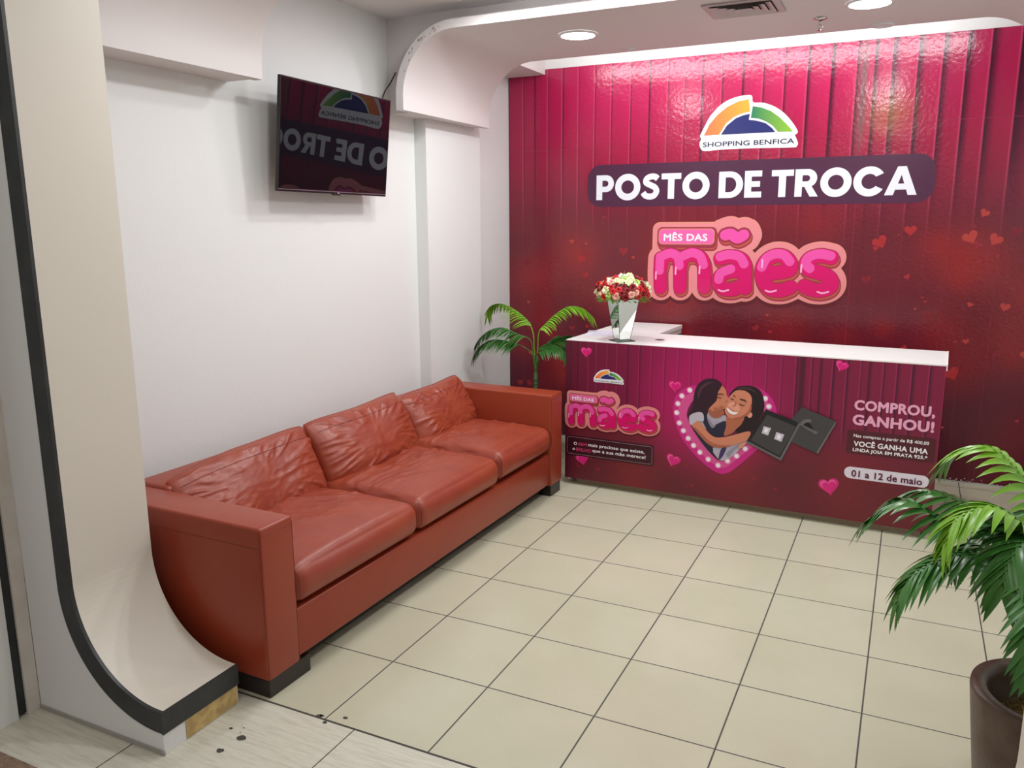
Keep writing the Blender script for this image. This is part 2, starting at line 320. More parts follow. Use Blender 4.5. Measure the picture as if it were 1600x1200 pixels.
# measured outlines of the printed artwork (on their boards) and courses of the palm fronds, in metres
ART = {'maes': {'m1': [(0.0592, 1.2178), (0.0533, 1.3288), (0.055, 1.4276)], 'm2': [(0.0602, 1.3754), (0.082, 1.4395), (0.1349, 1.4552), (0.183, 1.4295), (0.1993, 1.3665), (0.2045, 1.2222)], 'm3': [(0.1995, 1.3608), (0.2238, 1.4358), (0.2868, 1.4594), (0.3452, 1.4375), (0.373, 1.3756), (0.3814, 1.2275)], 'a1': [(0.4873, 1.434), (0.5481, 1.4494), (0.6207, 1.4359), (0.6561, 1.3865), (0.6672, 1.2304)], 'a2': [(0.658, 1.3476), (0.5641, 1.3456), (0.4982, 1.316), (0.4833, 1.2703), (0.5137, 1.2235), (0.5813, 1.2165), (0.6465, 1.2467)], 't': [(0.5135, 1.5958), (0.5519, 1.6036), (0.5973, 1.5762), (0.6401, 1.5983)], 'e': [(0.7841, 1.3316), (0.8692, 1.3412), (0.9579, 1.3617), (0.9604, 1.4085), (0.9211, 1.4512), (0.8627, 1.458), (0.8057, 1.4277), (0.7768, 1.3667), (0.7863, 1.2896), (0.838, 1.2301), (0.9133, 1.2214), (0.97, 1.2451)], 's': [(1.2192, 1.4501), (1.1528, 1.4619), (1.0878, 1.4429), (1.0648, 1.3995), (1.0927, 1.3645), (1.1707, 1.3426), (1.2238, 1.3064), (1.227, 1.2582), (1.178, 1.232), (1.1164, 1.2333), (1.0634, 1.2556)], 'tag': [(0.0339, 1.6403), (0.4388, 1.6423), (0.4457, 1.5343), (0.035, 1.529)], 'tagtext': [(0.0724, 1.5545), (0.3892, 1.5597), (0.0707, 1.606)], 'tout': [(0.478, 1.6401), (0.5865, 1.686), (0.6641, 1.6618), (0.7361, 1.5855), (0.7332, 1.4761), (0.4799, 1.4731)]}, 'logo': {'outer': [(0.3108, 2.2871), (0.3314, 2.3289), (0.3674, 2.3961), (0.4197, 2.4564), (0.4829, 2.4995), (0.5516, 2.521), (0.6256, 2.5273), (0.6498, 2.517), (0.6587, 2.4778), (0.7229, 2.4711), (0.7969, 2.4434), (0.861, 2.3987), (0.9154, 2.3396), (0.9544, 2.2815), (0.9531, 2.2611), (0.941, 2.2515), (0.9616, 2.2045), (0.9555, 2.1791), (0.9202, 2.1729), (0.6593, 2.1785), (0.4704, 2.1783), (0.349, 2.1725), (0.3177, 2.1873), (0.305, 2.2229), (0.3149, 2.2547), (0.3069, 2.2739)], 'orange': [(0.3352, 2.2768), (0.3694, 2.3482), (0.4217, 2.4089), (0.4848, 2.4576), (0.5585, 2.4894), (0.628, 2.5004), (0.6406, 2.4195), (0.589, 2.4106), (0.5364, 2.3918), (0.4842, 2.3527), (0.4385, 2.2783)], 'blue': [(0.4522, 2.2776), (0.4904, 2.3365), (0.5477, 2.3807), (0.6003, 2.3985), (0.6398, 2.404), (0.6349, 2.3654), (0.687, 2.3573), (0.7457, 2.3386), (0.7891, 2.3053), (0.8124, 2.2773)], 'green': [(0.6569, 2.4521), (0.7141, 2.4409), (0.7779, 2.4139), (0.8371, 2.3695), (0.886, 2.3208), (0.9269, 2.2752), (0.8294, 2.2785), (0.7934, 2.3205), (0.7503, 2.3486), (0.7022, 2.3694), (0.648, 2.3776)], 'text': [(0.3299, 2.2029), (0.9381, 2.1978), (0.3297, 2.2352)]}, 'banner': [(-0.5231, 2.1073), (1.7722, 2.101), (1.797, 1.8117), (-0.5185, 1.7898)], 'picture': [('heart_frame', (0.58, 0.02, 0.22), [(1.015, 0.2108), (0.9442, 0.2408), (0.8639, 0.3022), (0.7901, 0.3815), (0.7398, 0.4723), (0.7161, 0.5582), (0.7225, 0.6388), (0.7591, 0.6937), (0.8138, 0.7275), (0.8685, 0.7345), (0.9613, 0.723), (1.0304, 0.6905), (1.0665, 0.732), (1.1247, 0.7612), (1.1903, 0.7614), (1.2488, 0.7365), (1.2931, 0.6956), (1.3221, 0.6275), (1.3162, 0.5669), (1.2809, 0.4721), (1.2262, 0.3888), (1.1555, 0.3096), (1.0829, 0.2365), (1.0455, 0.2153)], True), ('heart_frame_edge', (0.66, 0.08, 0.28), [(1.0153, 0.2507), (0.943, 0.2847), (0.8705, 0.3513), (0.801, 0.4311), (0.7632, 0.507), (0.7482, 0.5695), (0.7606, 0.6265), (0.7993, 0.6736), (0.8617, 0.6949), (0.9622, 0.6921), (1.0313, 0.6637), (1.0823, 0.7067), (1.1404, 0.7308), (1.1988, 0.7283), (1.2465, 0.7026), (1.2768, 0.6604), (1.2893, 0.6166), (1.2808, 0.563), (1.245, 0.4678), (1.1895, 0.3918), (1.125, 0.3289), (1.0741, 0.2748), (1.0368, 0.2498)], True), ('photo_ground', (0.13, 0.01, 0.05), [(1.0164, 0.2891), (0.9612, 0.327), (0.9011, 0.3871), (0.8441, 0.4601), (0.8067, 0.5277), (0.8034, 0.5671), (0.8167, 0.6081), (0.8549, 0.6551), (0.9626, 0.6767), (1.0317, 0.6522), (1.0829, 0.6876), (1.1413, 0.7081), (1.1996, 0.7058), (1.237, 0.6716), (1.2522, 0.6129), (1.2417, 0.5512), (1.1945, 0.4541), (1.1236, 0.3678), (1.0652, 0.3131)], True), ('shirt', (0.42, 0.38, 0.46), [(0.8222, 0.5452), (0.8726, 0.5758), (0.9347, 0.5789), (0.9663, 0.5525), (1.0342, 0.5713), (1.0439, 0.5063), (0.9989, 0.4856), (0.9221, 0.4769), (0.8742, 0.5151), (0.8257, 0.4963)], True), ('dungarees', (0.02, 0.02, 0.045), [(0.8898, 0.5744), (0.9193, 0.575), (0.9323, 0.5253), (0.9676, 0.5056), (1.0353, 0.5365), (1.0453, 0.4597), (1.0003, 0.4387), (0.954, 0.445), (0.9057, 0.5067)], True), ('lower_shirt', (0.45, 0.42, 0.5), [(0.9602, 0.3627), (1.0327, 0.3797), (1.1219, 0.4182), (1.176, 0.4596), (1.1734, 0.4284), (1.1235, 0.3717), (1.0727, 0.318), (1.0201, 0.2928), (0.9806, 0.3256)], True), ('lower_dungarees', (0.02, 0.02, 0.045), [(0.8439, 0.468), (0.9, 0.4268), (0.9638, 0.3711), (0.9729, 0.3246), (1.0048, 0.2907), (0.9693, 0.3161), (0.9092, 0.3761), (0.8604, 0.438)], True), ('lower_strap', (0.05, 0.03, 0.12), [(1.0179, 0.366), (1.048, 0.3777), (1.0342, 0.3326), (1.016, 0.3025), (1.0044, 0.3049)], True), ('mother_hair', (0.018, 0.008, 0.012), [(1.0472, 0.6844), (1.0596, 0.7161), (1.0956, 0.7497), (1.1539, 0.7621), (1.2014, 0.7548), (1.2349, 0.724), (1.2516, 0.6655), (1.2495, 0.6277), (1.2198, 0.5564), (1.1928, 0.5), (1.1494, 0.4796), (1.105, 0.4744), (1.0886, 0.519), (1.1169, 0.5607), (1.0693, 0.6481)], True), ('mother_neck', (0.42, 0.13, 0.07), [(1.0456, 0.5686), (1.1385, 0.5783), (1.1291, 0.5312), (1.1005, 0.4972), (1.0753, 0.4671), (1.0305, 0.4486), (1.0401, 0.5059)], True), ('mother_face', (0.62, 0.23, 0.14), [(1.0601, 0.6993), (1.0927, 0.7282), (1.1405, 0.7285), (1.1743, 0.7035), (1.1811, 0.6588), (1.1704, 0.6121), (1.1459, 0.5776), (1.1096, 0.5584), (1.0724, 0.5559), (1.0456, 0.5686), (1.0297, 0.5941), (1.0323, 0.633), (1.0446, 0.6703)], True), ('mother_cheek', (0.75, 0.33, 0.23), [(1.0616, 0.655), (1.0953, 0.6506), (1.1148, 0.6219), (1.1007, 0.6013), (1.0627, 0.6205), (1.0436, 0.6302)], True), ('girl_neck', (0.36, 0.11, 0.06), [(0.9338, 0.6117), (1.0104, 0.6076), (1.0263, 0.5821), (0.9968, 0.5557), (0.9664, 0.5486), (0.9388, 0.5692)], True), ('girl_face', (0.58, 0.21, 0.12), [(0.9833, 0.7479), (1.0099, 0.744), (1.0295, 0.7212), (1.0364, 0.6911), (1.0475, 0.6752), (1.0352, 0.6579), (1.0366, 0.6372), (1.0291, 0.6133), (0.9955, 0.596), (0.9575, 0.5906), (0.9338, 0.6117), (0.9597, 0.6454), (0.9774, 0.6935)], True), ('girl_hair', (0.03, 0.01, 0.02), [(0.8681, 0.75), (0.9137, 0.7808), (0.9671, 0.7827), (1.0019, 0.761), (1.0003, 0.7378), (0.9846, 0.7057), (0.9784, 0.6588), (0.9526, 0.6252), (0.9304, 0.5957), (0.9235, 0.5637), (0.8728, 0.5663), (0.8119, 0.5442), (0.8192, 0.5687), (0.8364, 0.61), (0.8405, 0.6655), (0.8495, 0.7133)], True), ('arm', (0.6, 0.22, 0.13), [(0.8311, 0.5025), (0.8741, 0.519), (0.902, 0.4984), (0.9382, 0.455), (0.9813, 0.4325), (1.0383, 0.4417), (1.1053, 0.4667), (1.1784, 0.4922), (1.1764, 0.4481), (1.144, 0.4248), (1.0777, 0.3933), (1.0328, 0.3758), (0.987, 0.37), (0.9402, 0.384), (0.8922, 0.4258), (0.8477, 0.4724)], True), ('sleeve', (0.5, 0.46, 0.54), [(0.8198, 0.545), (0.8648, 0.5734), (0.9001, 0.5691), (0.9052, 0.5224), (0.8662, 0.5182), (0.8275, 0.4901)], True), ('ear', (0.7, 0.3, 0.22), [(1.1613, 0.5998), (1.1816, 0.6057), (1.1881, 0.5873), (1.1755, 0.5723), (1.1605, 0.5806)], True), ('smile', (0.85, 0.8, 0.8), [(1.0417, 0.6208), (1.0709, 0.6006), (1.1068, 0.5965), (1.0827, 0.5817), (1.0563, 0.589), (1.0421, 0.6069)], True), ('cheek_shade', (0.4, 0.12, 0.07), [(1.1664, 0.6194), (1.1782, 0.6585), (1.1823, 0.6248), (1.1674, 0.5928), (1.1387, 0.5722), (1.1021, 0.5591), (1.0723, 0.5575), (1.1165, 0.5722), (1.149, 0.5947)], True), ('nose_shade', (0.48, 0.15, 0.09), [(1.0853, 0.6611), (1.0951, 0.6567), (1.0906, 0.6363), (1.0759, 0.6295), (1.0698, 0.6343), (1.083, 0.6402)], True), ('hair_sheen', (0.07, 0.03, 0.045), [(0.8765, 0.7235), (0.9143, 0.7577), (0.96, 0.7652), (0.9298, 0.7512), (0.8922, 0.717), (0.8704, 0.6604), (0.8636, 0.6833)], True), ('hair_sheen', (0.055, 0.025, 0.03), [(1.0814, 0.7333), (1.125, 0.7522), (1.1763, 0.749), (1.2137, 0.7146), (1.1916, 0.7277), (1.1475, 0.7375), (1.1036, 0.7337)], True), ('girl_cheek', (0.42, 0.13, 0.07), [(0.965, 0.5953), (0.9954, 0.6007), (1.0253, 0.613), (1.0098, 0.6269), (0.9874, 0.6131), (0.9644, 0.6147)], True), ('arm_shade', (0.4, 0.12, 0.07), [(0.8476, 0.4764), (0.8921, 0.4298), (0.9401, 0.3879), (0.987, 0.3724), (1.0327, 0.3782), (1.0777, 0.3948), (1.0324, 0.3891), (0.9941, 0.3891), (0.9474, 0.4047), (0.8996, 0.4426), (0.8675, 0.4707)], True), ('shirt_fold', (0.26, 0.23, 0.3), [(0.9358, 0.5414), (0.9676, 0.5056), (0.9899, 0.5316), (0.9755, 0.4987), (0.9566, 0.4887), (0.9323, 0.5253)], True), ('shirt_fold', (0.28, 0.25, 0.33), [(1.0491, 0.3425), (1.093, 0.3873), (1.1368, 0.4162), (1.0935, 0.3718), (1.0649, 0.3249)], True), ('hand', (0.62, 0.25, 0.16), [(1.1224, 0.4027), (1.1514, 0.4257), (1.1697, 0.428), (1.152, 0.4064), (1.1342, 0.3848), (1.1194, 0.3829)], True), ('brow', (0.03, 0.01, 0.01), [(1.0713, 0.7003), (1.0864, 0.6933), (1.0904, 0.6868), (1.0738, 0.6929)], False), ('brow', (0.03, 0.01, 0.01), [(1.1128, 0.6812), (1.1423, 0.6779), (1.1591, 0.6605), (1.1389, 0.67), (1.1145, 0.6738)], False), ('eyelash', (0.03, 0.01, 0.01), [(1.057, 0.6814), (1.0744, 0.6731), (1.0848, 0.6741), (1.0724, 0.6675), (1.0595, 0.6748)], False), ('eyelash', (0.03, 0.01, 0.01), [(1.1078, 0.6533), (1.1325, 0.645), (1.1493, 0.6481), (1.1327, 0.6389), (1.1102, 0.6474)], False), ('eyelash', (0.03, 0.01, 0.01), [(0.9839, 0.6802), (1.0007, 0.6755), (1.0119, 0.6796), (1.0009, 0.6701), (0.9855, 0.6749)], False), ('brow', (0.03, 0.01, 0.01), [(0.9848, 0.698), (1.0074, 0.7023), (1.0228, 0.6937), (1.0039, 0.6958), (0.9865, 0.692)], False), ('jewel_lid', (0.055, 0.052, 0.055), [(1.4613, 0.6673), (1.6417, 0.6057), (1.5554, 0.4086), (1.4193, 0.4586), (1.3768, 0.551), (1.4063, 0.5915)], False), ('jewel_lid_edge', (0.16, 0.15, 0.15), [(1.6417, 0.6057), (1.6407, 0.5889), (1.5608, 0.4093), (1.5524, 0.4142)], False), ('ribbon_shadow', (0.008, 0.008, 0.012), [(1.4595, 0.5602), (1.4791, 0.5808), (1.5065, 0.5764), (1.5285, 0.5421), (1.4946, 0.5419)], True), ('ribbon', (0.13, 0.12, 0.13), [(1.4535, 0.5706), (1.4729, 0.5949), (1.5052, 0.602), (1.514, 0.5882), (1.4859, 0.5793), (1.4663, 0.5609)], True), ('ribbon', (0.12, 0.12, 0.12), [(1.456, 0.5612), (1.466, 0.5668), (1.5525, 0.5338), (1.5446, 0.5167)], False), ('jewel_box', (0.012, 0.012, 0.015), [(1.2636, 0.6344), (1.459, 0.5712), (1.3647, 0.3419), (1.161, 0.4246)], False), ('jewel_box_rim', (0.12, 0.115, 0.12), [(1.161, 0.4246), (1.1695, 0.4357), (1.3569, 0.3584), (1.4465, 0.5735), (1.459, 0.5712), (1.3648, 0.3404)], False), ('jewel_box_floor', (0.05, 0.048, 0.05), [(1.272, 0.6036), (1.4358, 0.5516), (1.353, 0.3685), (1.1876, 0.4417)], False), ('earring', (0.55, 0.5, 0.6), [(1.2568, 0.5339), (1.2986, 0.5272), (1.2841, 0.4816), (1.2477, 0.491)], False), ('earring', (0.55, 0.5, 0.6), [(1.3293, 0.508), (1.3735, 0.4981), (1.36, 0.4528), (1.319, 0.4652)], False), ('earring_facet', (0.85, 0.8, 0.9), [(1.2658, 0.525), (1.2861, 0.5182), (1.2764, 0.4943), (1.2582, 0.4998)], False), ('earring_facet', (0.85, 0.8, 0.9), [(1.3382, 0.4978), (1.3597, 0.4905), (1.351, 0.4638), (1.3309, 0.4705)], False)], 'bulbs': [(0.8144, 0.7025), (0.7678, 0.6628), (0.7448, 0.613), (0.7396, 0.5566), (0.7578, 0.4944), (0.7846, 0.4492), (0.816, 0.4047), (0.8504, 0.3648), (0.8909, 0.3274), (0.9428, 0.2902), (1.0034, 0.261), (1.0582, 0.2963), (1.1098, 0.3332), (1.1566, 0.3837), (1.254, 0.6943), (1.2773, 0.6492)], 'phearts': [(0.1415, 0.8828, 0.0405), (0.7236, 0.7144, 0.0439), (0.725, 0.251, 0.0488), (0.1241, 0.1779, 0.0485), (1.648, 0.912, 0.0368), (1.6314, 0.2213, 0.0594)], 'ptext': [('COMPROU,', 0, [(1.7292, 0.6784), (2.1236, 0.683), (1.73, 0.7361)]), ('GANHOU!', 0, [(1.7259, 0.5951), (2.1254, 0.5964), (1.7266, 0.655)]), ('Nas compras a partir de R$ 400,00', 1, [(1.7379, 0.5264), (2.1086, 0.5327), (1.7385, 0.5445)]), ('VOCÊ GANHA UMA', 1, [(1.7408, 0.4754), (2.1064, 0.4807), (1.7407, 0.5052)]), ('LINDA JOIA EM PRATA 925.*', 1, [(1.7384, 0.4462), (2.1069, 0.4521), (1.7389, 0.4652)]), ('01 a 12 de maio', 2, [(1.7409, 0.3007), (2.0939, 0.3088), (1.7404, 0.3391)]), ('O ', 1, [(0.0624, 0.2705), (0.0858, 0.2712), (0.0625, 0.2901)]), ('BEM', 3, [(0.0951, 0.2691), (0.1553, 0.2712), (0.0952, 0.2898)]), ('mais precioso que existe,', 1, [(0.1645, 0.2724), (0.5431, 0.2805), (0.1645, 0.294)]), ('o ', 1, [(0.0541, 0.2355), (0.0717, 0.2366), (0.0542, 0.2552)]), ('BRILHO', 3, [(0.0799, 0.2311), (0.1851, 0.2371), (0.0799, 0.2541)]), ('que a sua mãe merece!', 1, [(0.1932, 0.2382), (0.551, 0.2461), (0.1931, 0.2598)])], 'textbox': [(1.7036, 0.5611), (2.1405, 0.5683), (2.139, 0.4349), (1.7071, 0.4257)], 'pill': [(1.7031, 0.3503), (2.1236, 0.3606), (2.1267, 0.2954), (1.7085, 0.2821)], 'dashbox': [(0.0156, 0.3216), (0.6023, 0.343), (0.5939, 0.2071), (0.0067, 0.1919)], 'plogo': [(0.1888, 0.7914), (0.3982, 0.692)], 'pmaes': [(0.0088, 0.6272), (0.6222, 0.3968)], 'mlogo': [(0.2912, 2.5521), (0.9655, 2.1489)], 'mmaes': [(-0.0153, 1.6885), (1.289, 1.1463)], 'slats': [-1.054, -0.958, -0.853, -0.729, -0.607, -0.477, -0.35, -0.205, -0.064, 0.066, 0.184, 0.309, 0.44, 0.582, 0.712, 0.848, 0.997, 1.143, 1.289, 1.398, 1.495, 1.64, 1.775, 1.907, 2.033, 2.183], 'pslats': [0.033, 0.082, 0.155, 0.212, 0.281, 0.349, 0.418, 0.495, 0.568, 0.652, 0.733, 0.812, 0.877, 0.946, 1.022, 1.097, 1.174, 1.252, 1.333, 1.415, 1.335, 1.415, 1.497, 1.541, 1.607, 1.676, 1.747, 1.788, 1.856, 1.924, 1.998, 2.079]}
FAR_FRONDS = [('b', [(-0.623, 2.696, 0.941), (-0.681, 2.714, 1.023), (-0.781, 2.743, 1.083), (-0.903, 2.78, 1.119), (-1.004, 2.81, 1.099), (-1.037, 2.82, 1.03)]), ('b', [(-0.575, 2.693, 0.944), (-0.533, 2.704, 1.0), (-0.462, 2.722, 1.072), (-0.374, 2.744, 1.125), (-0.286, 2.766, 1.114), (-0.221, 2.782, 1.061)]), ('d', [(-0.634, 2.676, 0.888), (-0.722, 2.648, 0.93), (-0.816, 2.618, 0.971), (-0.905, 2.589, 0.952), (-0.968, 2.569, 0.901), (-1.002, 2.558, 0.851)]), ('d', [(-0.61, 2.683, 0.783), (-0.684, 2.653, 0.845), (-0.786, 2.612, 0.881), (-0.884, 2.573, 0.887), (-0.959, 2.543, 0.843), (-1.003, 2.526, 0.774)]), ('d', [(-0.585, 2.687, 0.79), (-0.522, 2.681, 0.839), (-0.453, 2.674, 0.856), (-0.399, 2.668, 0.842), (-0.371, 2.666, 0.808)]), ('d', [(-0.577, 2.698, 0.827), (-0.495, 2.739, 0.882), (-0.429, 2.772, 0.912), (-0.385, 2.793, 0.918)])]
NEAR_FRONDS = [('b', [(2.131, -0.051, 0.832), (2.074, -0.023, 0.933), (2.046, -0.009, 0.99), (2.009, 0.01, 1.04), (1.967, 0.031, 1.079), (1.928, 0.05, 1.09), (1.878, 0.075, 1.071), (1.845, 0.092, 1.026)]), ('d', [(2.133, -0.054, 0.772), (2.064, -0.044, 0.84), (1.977, -0.03, 0.887), (1.907, -0.02, 0.897), (1.84, -0.01, 0.893), (1.806, -0.005, 0.905), (1.76, 0.002, 0.922), (1.704, 0.01, 0.898), (1.663, 0.017, 0.853)]), ('d', [(2.131, -0.052, 0.789), (2.063, -0.028, 0.867), (1.993, -0.004, 0.922), (1.944, 0.013, 0.934), (1.881, 0.035, 0.934), (1.829, 0.053, 0.943), (1.777, 0.072, 0.936), (1.72, 0.092, 0.897)]), ('b', [(2.132, -0.057, 0.773), (2.074, -0.084, 0.865), (2.015, -0.11, 0.937), (1.963, -0.133, 0.979), (1.926, -0.15, 0.984), (1.89, -0.166, 0.968), (1.862, -0.179, 0.94), (1.849, -0.184, 0.892)]), ('d', [(2.134, -0.056, 0.738), (2.083, -0.071, 0.789), (1.994, -0.098, 0.828), (1.945, -0.113, 0.843), (1.897, -0.127, 0.842), (1.856, -0.139, 0.831), (1.816, -0.151, 0.807), (1.78, -0.162, 0.771), (1.753, -0.17, 0.71)]), ('d', [(2.132, -0.062, 0.749), (2.087, -0.116, 0.852), (2.043, -0.168, 0.912), (2.01, -0.208, 0.925), (1.991, -0.231, 0.903), (1.978, -0.246, 0.864), (1.976, -0.249, 0.818)])]

# ------------------------------------------------------------------ printed graphics
def curve_mesh(splines, depth=0.0006, offset=0.0):
    cu = bpy.data.curves.new('outline', 'CURVE'); cu.dimensions = '2D'; cu.fill_mode = 'BOTH'; cu.extrude = depth; cu.offset = offset
    for pts in splines:
        s = cu.splines.new('POLY'); s.points.add(len(pts) - 1); s.use_cyclic_u = True
        for p, q in zip(s.points, pts): p.co = (q[0], q[1], 0, 1)
    o = bpy.data.objects.new('tmp', cu); me = bpy.data.meshes.new_from_object(o)
    bpy.data.objects.remove(o); bpy.data.curves.remove(cu)
    return me
def decal(name, me, m, parent, layer, base=0.0):
    """lay a flat outline (x, z in its xy) on the front of an upright board; layers lie 0.7 mm apart"""
    off = base + layer * 0.0007
    for v in me.vertices:
        x, y, z = v.co; v.co = (x, -off - abs(z), y)
    o = obj(name, me, m, parent)
    return o
def bm_mesh(bm, name='shape'):
    me = bpy.data.meshes.new(name); bm.to_mesh(me); bm.free(); return me
def sdf_mesh(lines, width, step, rects=(), closed=None, offset=0.0):
    """one flat mesh of the union of round strokes, rounded rectangles (x0, x1, z0, z1, r) and closed outlines grown by offset"""
    segs = []
    for L in lines:
        P = catmull([(x, y, 0) for x, y in L], 6) if len(L) > 2 else [Vector((x, y, 0)) for x, y in L]
        for p, q in zip(P, P[1:]): segs.append((p.x, p.y, q.x, q.y))
    cs = []
    for L in (closed or []):
        for p, q in zip(L, L[1:] + L[:1]): cs.append((p[0], p[1], q[0], q[1]))
    allx = [v for s in segs + cs for v in (s[0], s[2])] + [v for r in rects for v in r[:2]]
    ally = [v for s in segs + cs for v in (s[1], s[3])] + [v for r in rects for v in r[2:4]]
    pad = width / 2 + abs(offset) + 2 * step
    x0, y0 = min(allx) - pad, min(ally) - pad
    nx = int((max(allx) + pad - x0) / step) + 2; ny = int((max(ally) + pad - y0) / step) + 2
    X, Y = np.meshgrid(x0 + np.arange(nx) * step, y0 + np.arange(ny) * step)
    D = np.full(X.shape, 1e9)
    def dist(s):
        dx, dy = s[2] - s[0], s[3] - s[1]; l2 = dx * dx + dy * dy + 1e-14
        t = np.clip(((X - s[0]) * dx + (Y - s[1]) * dy) / l2, 0, 1)
        return np.hypot(X - s[0] - t * dx, Y - s[1] - t * dy)
    for s in segs: D = np.minimum(D, dist(s) - width / 2)
    for a, b_, c_, d, r in rects:
        qx = np.abs(X - (a + b_) / 2) - (b_ - a) / 2 + r; qy = np.abs(Y - (c_ + d) / 2) - (d - c_) / 2 + r
        D = np.minimum(D, np.hypot(np.maximum(qx, 0), np.maximum(qy, 0)) + np.minimum(np.maximum(qx, qy), 0) - r)
    if cs:
        E = np.full(X.shape, 1e9); inside = np.zeros(X.shape, bool)
        for s in cs:
            E = np.minimum(E, dist(s))
            if s[1] != s[3]:
                hit = ((s[1] > Y) != (s[3] > Y)) & (X < (s[2] - s[0]) * (Y - s[1]) / (s[3] - s[1]) + s[0]); inside ^= hit
        D = np.minimum(D, np.where(inside, -E, E) - offset)
    V = []; F = []; vi = {}
    def vid(k, x, y):
        if k not in vi: vi[k] = len(V); V.append((x, y, 0.0))
        return vi[k]
    Dl = D.tolist()
    for j in range(ny - 1):
        run = None; r0 = Dl[j]; r1 = Dl[j + 1]
        for i in range(nx - 1):
            c4 = (r0[i], r0[i + 1], r1[i + 1], r1[i]); ins = [v < 0 for v in c4]
            if all(ins):
                if run is None: run = i
                continue
            if run is not None:
                F.append((vid((run, j), x0 + run * step, y0 + j * step), vid((i, j), x0 + i * step, y0 + j * step), vid((i, j + 1), x0 + i * step, y0 + (j + 1) * step), vid((run, j + 1), x0 + run * step, y0 + (j + 1) * step))); run = None
            if any(ins):
                co = ((i, j), (i + 1, j), (i + 1, j + 1), (i, j + 1)); f = []
                for k in range(4):
                    a, b2 = co[k], co[(k + 1) % 4]; va, vb = c4[k], c4[(k + 1) % 4]
                    if va < 0: f.append(vid(a, x0 + a[0] * step, y0 + a[1] * step))
                    if (va < 0) != (vb < 0):
                        t = va / (va - vb); f.append(vid(tuple(sorted((a, b2))), x0 + (a[0] + t * (b2[0] - a[0])) * step, y0 + (a[1] + t * (b2[1] - a[1])) * step))
                if len(f) > 2: F.append(tuple(f))
    me = bpy.data.meshes.new('shape'); me.from_pydata(V, [], F); me.update()
    return me
def text_mesh(s, x0, x1, z0, cap, offset=0.02, depth=0.0):
    """text with its left at x0, right at x1, base line at z0 and capitals of height cap; offset thickens it"""
    cu = bpy.data.curves.new('letters', 'FONT'); cu.body = s; cu.size = 1.0; cu.resolution_u = 3; cu.fill_mode = 'NONE'; cu.space_character = 1.0 + offset * 1.4
    o = bpy.data.objects.new('tmp', cu); me = bpy.data.meshes.new_from_object(o); bpy.data.objects.remove(o)
    nb = {}
    for e in me.edges:
        a, b_ = e.vertices; nb.setdefault(a, []).append(b_); nb.setdefault(b_, []).append(a)
    co = [(v.co.x, v.co.y) for v in me.vertices]; seen = set(); loops = []
    for st in nb:
        if st in seen: continue
        L = [st]; seen.add(st); cur = st
        while True:
            nx_ = [k for k in nb[cur] if k not in seen]
            if not nx_: break
            cur = nx_[0]; seen.add(cur); L.append(cur)
        if len(L) > 2: loops.append([co[k] for k in L])
    bpy.data.meshes.remove(me)
    xs = [p[0] for L in loops for p in L]; a, b_ = min(xs) - offset, max(xs) + offset
    sx = (x1 - x0) / (b_ - a); sz = cap / (0.69 + 2 * offset)
    me = sdf_mesh([], 0.0, 0.69 / (22 if len(s) > 12 else 30), closed=loops, offset=offset)
    for v in me.vertices: v.co = ((v.co.x - a) * sx + x0, (v.co.y + offset) * sz + z0, 0)
    return me
def rrect(x0, x1, z0, z1, r, n=8):
    out = []
    for cx, cz, a0 in ((x1 - r, z1 - r, 0), (x0 + r, z1 - r, 90), (x0 + r, z0 + r, 180), (x1 - r, z0 + r, 270)):
        for k in range(n + 1):
            a = R(a0 + 90 * k / n); out.append((cx + r * math.cos(a), cz + r * math.sin(a)))
    return out
def heart_pts(cx, cz, r, tilt=0.0, n=28):
    out = []
    for k in range(n):
        t = 2 * math.pi * k / n
        x = 16 * math.sin(t) ** 3 / 17; y = (13 * math.cos(t) - 5 * math.cos(2 * t) - 2 * math.cos(3 * t) - math.cos(4 * t) + 2) / 17
        out.append((cx + r * (x * math.cos(tilt) - y * math.sin(tilt)), cz + r * (x * math.sin(tilt) + y * math.cos(tilt))))
    return out
def smooth_pts(pts, n=5): return [(p.x, p.y) for p in catmull([(x, y, 0) for x, y in pts], n, closed=True)]
PM = {}
def pm(name, col, rough=0.3):
    k = (name,)
    if k not in PM: PM[k] = mat('print_' + name, col, rough, spec=0.4)
    return PM[k]
P_white = pm('white', (0.80, 0.82, 0.88)); P_magenta = pm('magenta', (0.66, 0.008, 0.14), 0.2); P_pink = pm('pink', (0.82, 0.09, 0.38), 0.2)
P_blush = pm('blush', (0.76, 0.25, 0.27)); P_rose = pm('rose_shadow', (0.33, 0.035, 0.06)); P_gold = pm('gold_line', (0.75, 0.30, 0.20)); P_plum = pm('plum', (0.055, 0.018, 0.045))
P_navy = pm('navy', (0.022, 0.028, 0.16)); P_ink = pm('ink', (0.012, 0.018, 0.05)); P_shine = pm('shine', (0.95, 0.42, 0.65))
def grad_mat(name, c0, c1, x0, x1, axis='X'):
    m = mat(name, c0, 0.3); N = m.node_tree.nodes; L = m.node_tree.links
    tc = N.new('ShaderNodeTexCoord'); sx = N.new('ShaderNodeSeparateXYZ'); L.new(tc.outputs['Object'], sx.inputs[0])
    r = N.new('ShaderNodeMapRange'); r.inputs[1].default_value = x0; r.inputs[2].default_value = x1; L.new(sx.outputs[axis], r.inputs[0])
    x = N.new('ShaderNodeMix'); x.data_type = 'RGBA'; x.inputs[6].default_value = (*c0, 1); x.inputs[7].default_value = (*c1, 1)
    L.new(r.outputs[0], x.inputs[0]); L.new(x.outputs[2], N['Principled BSDF'].inputs['Base Color'])
    return m
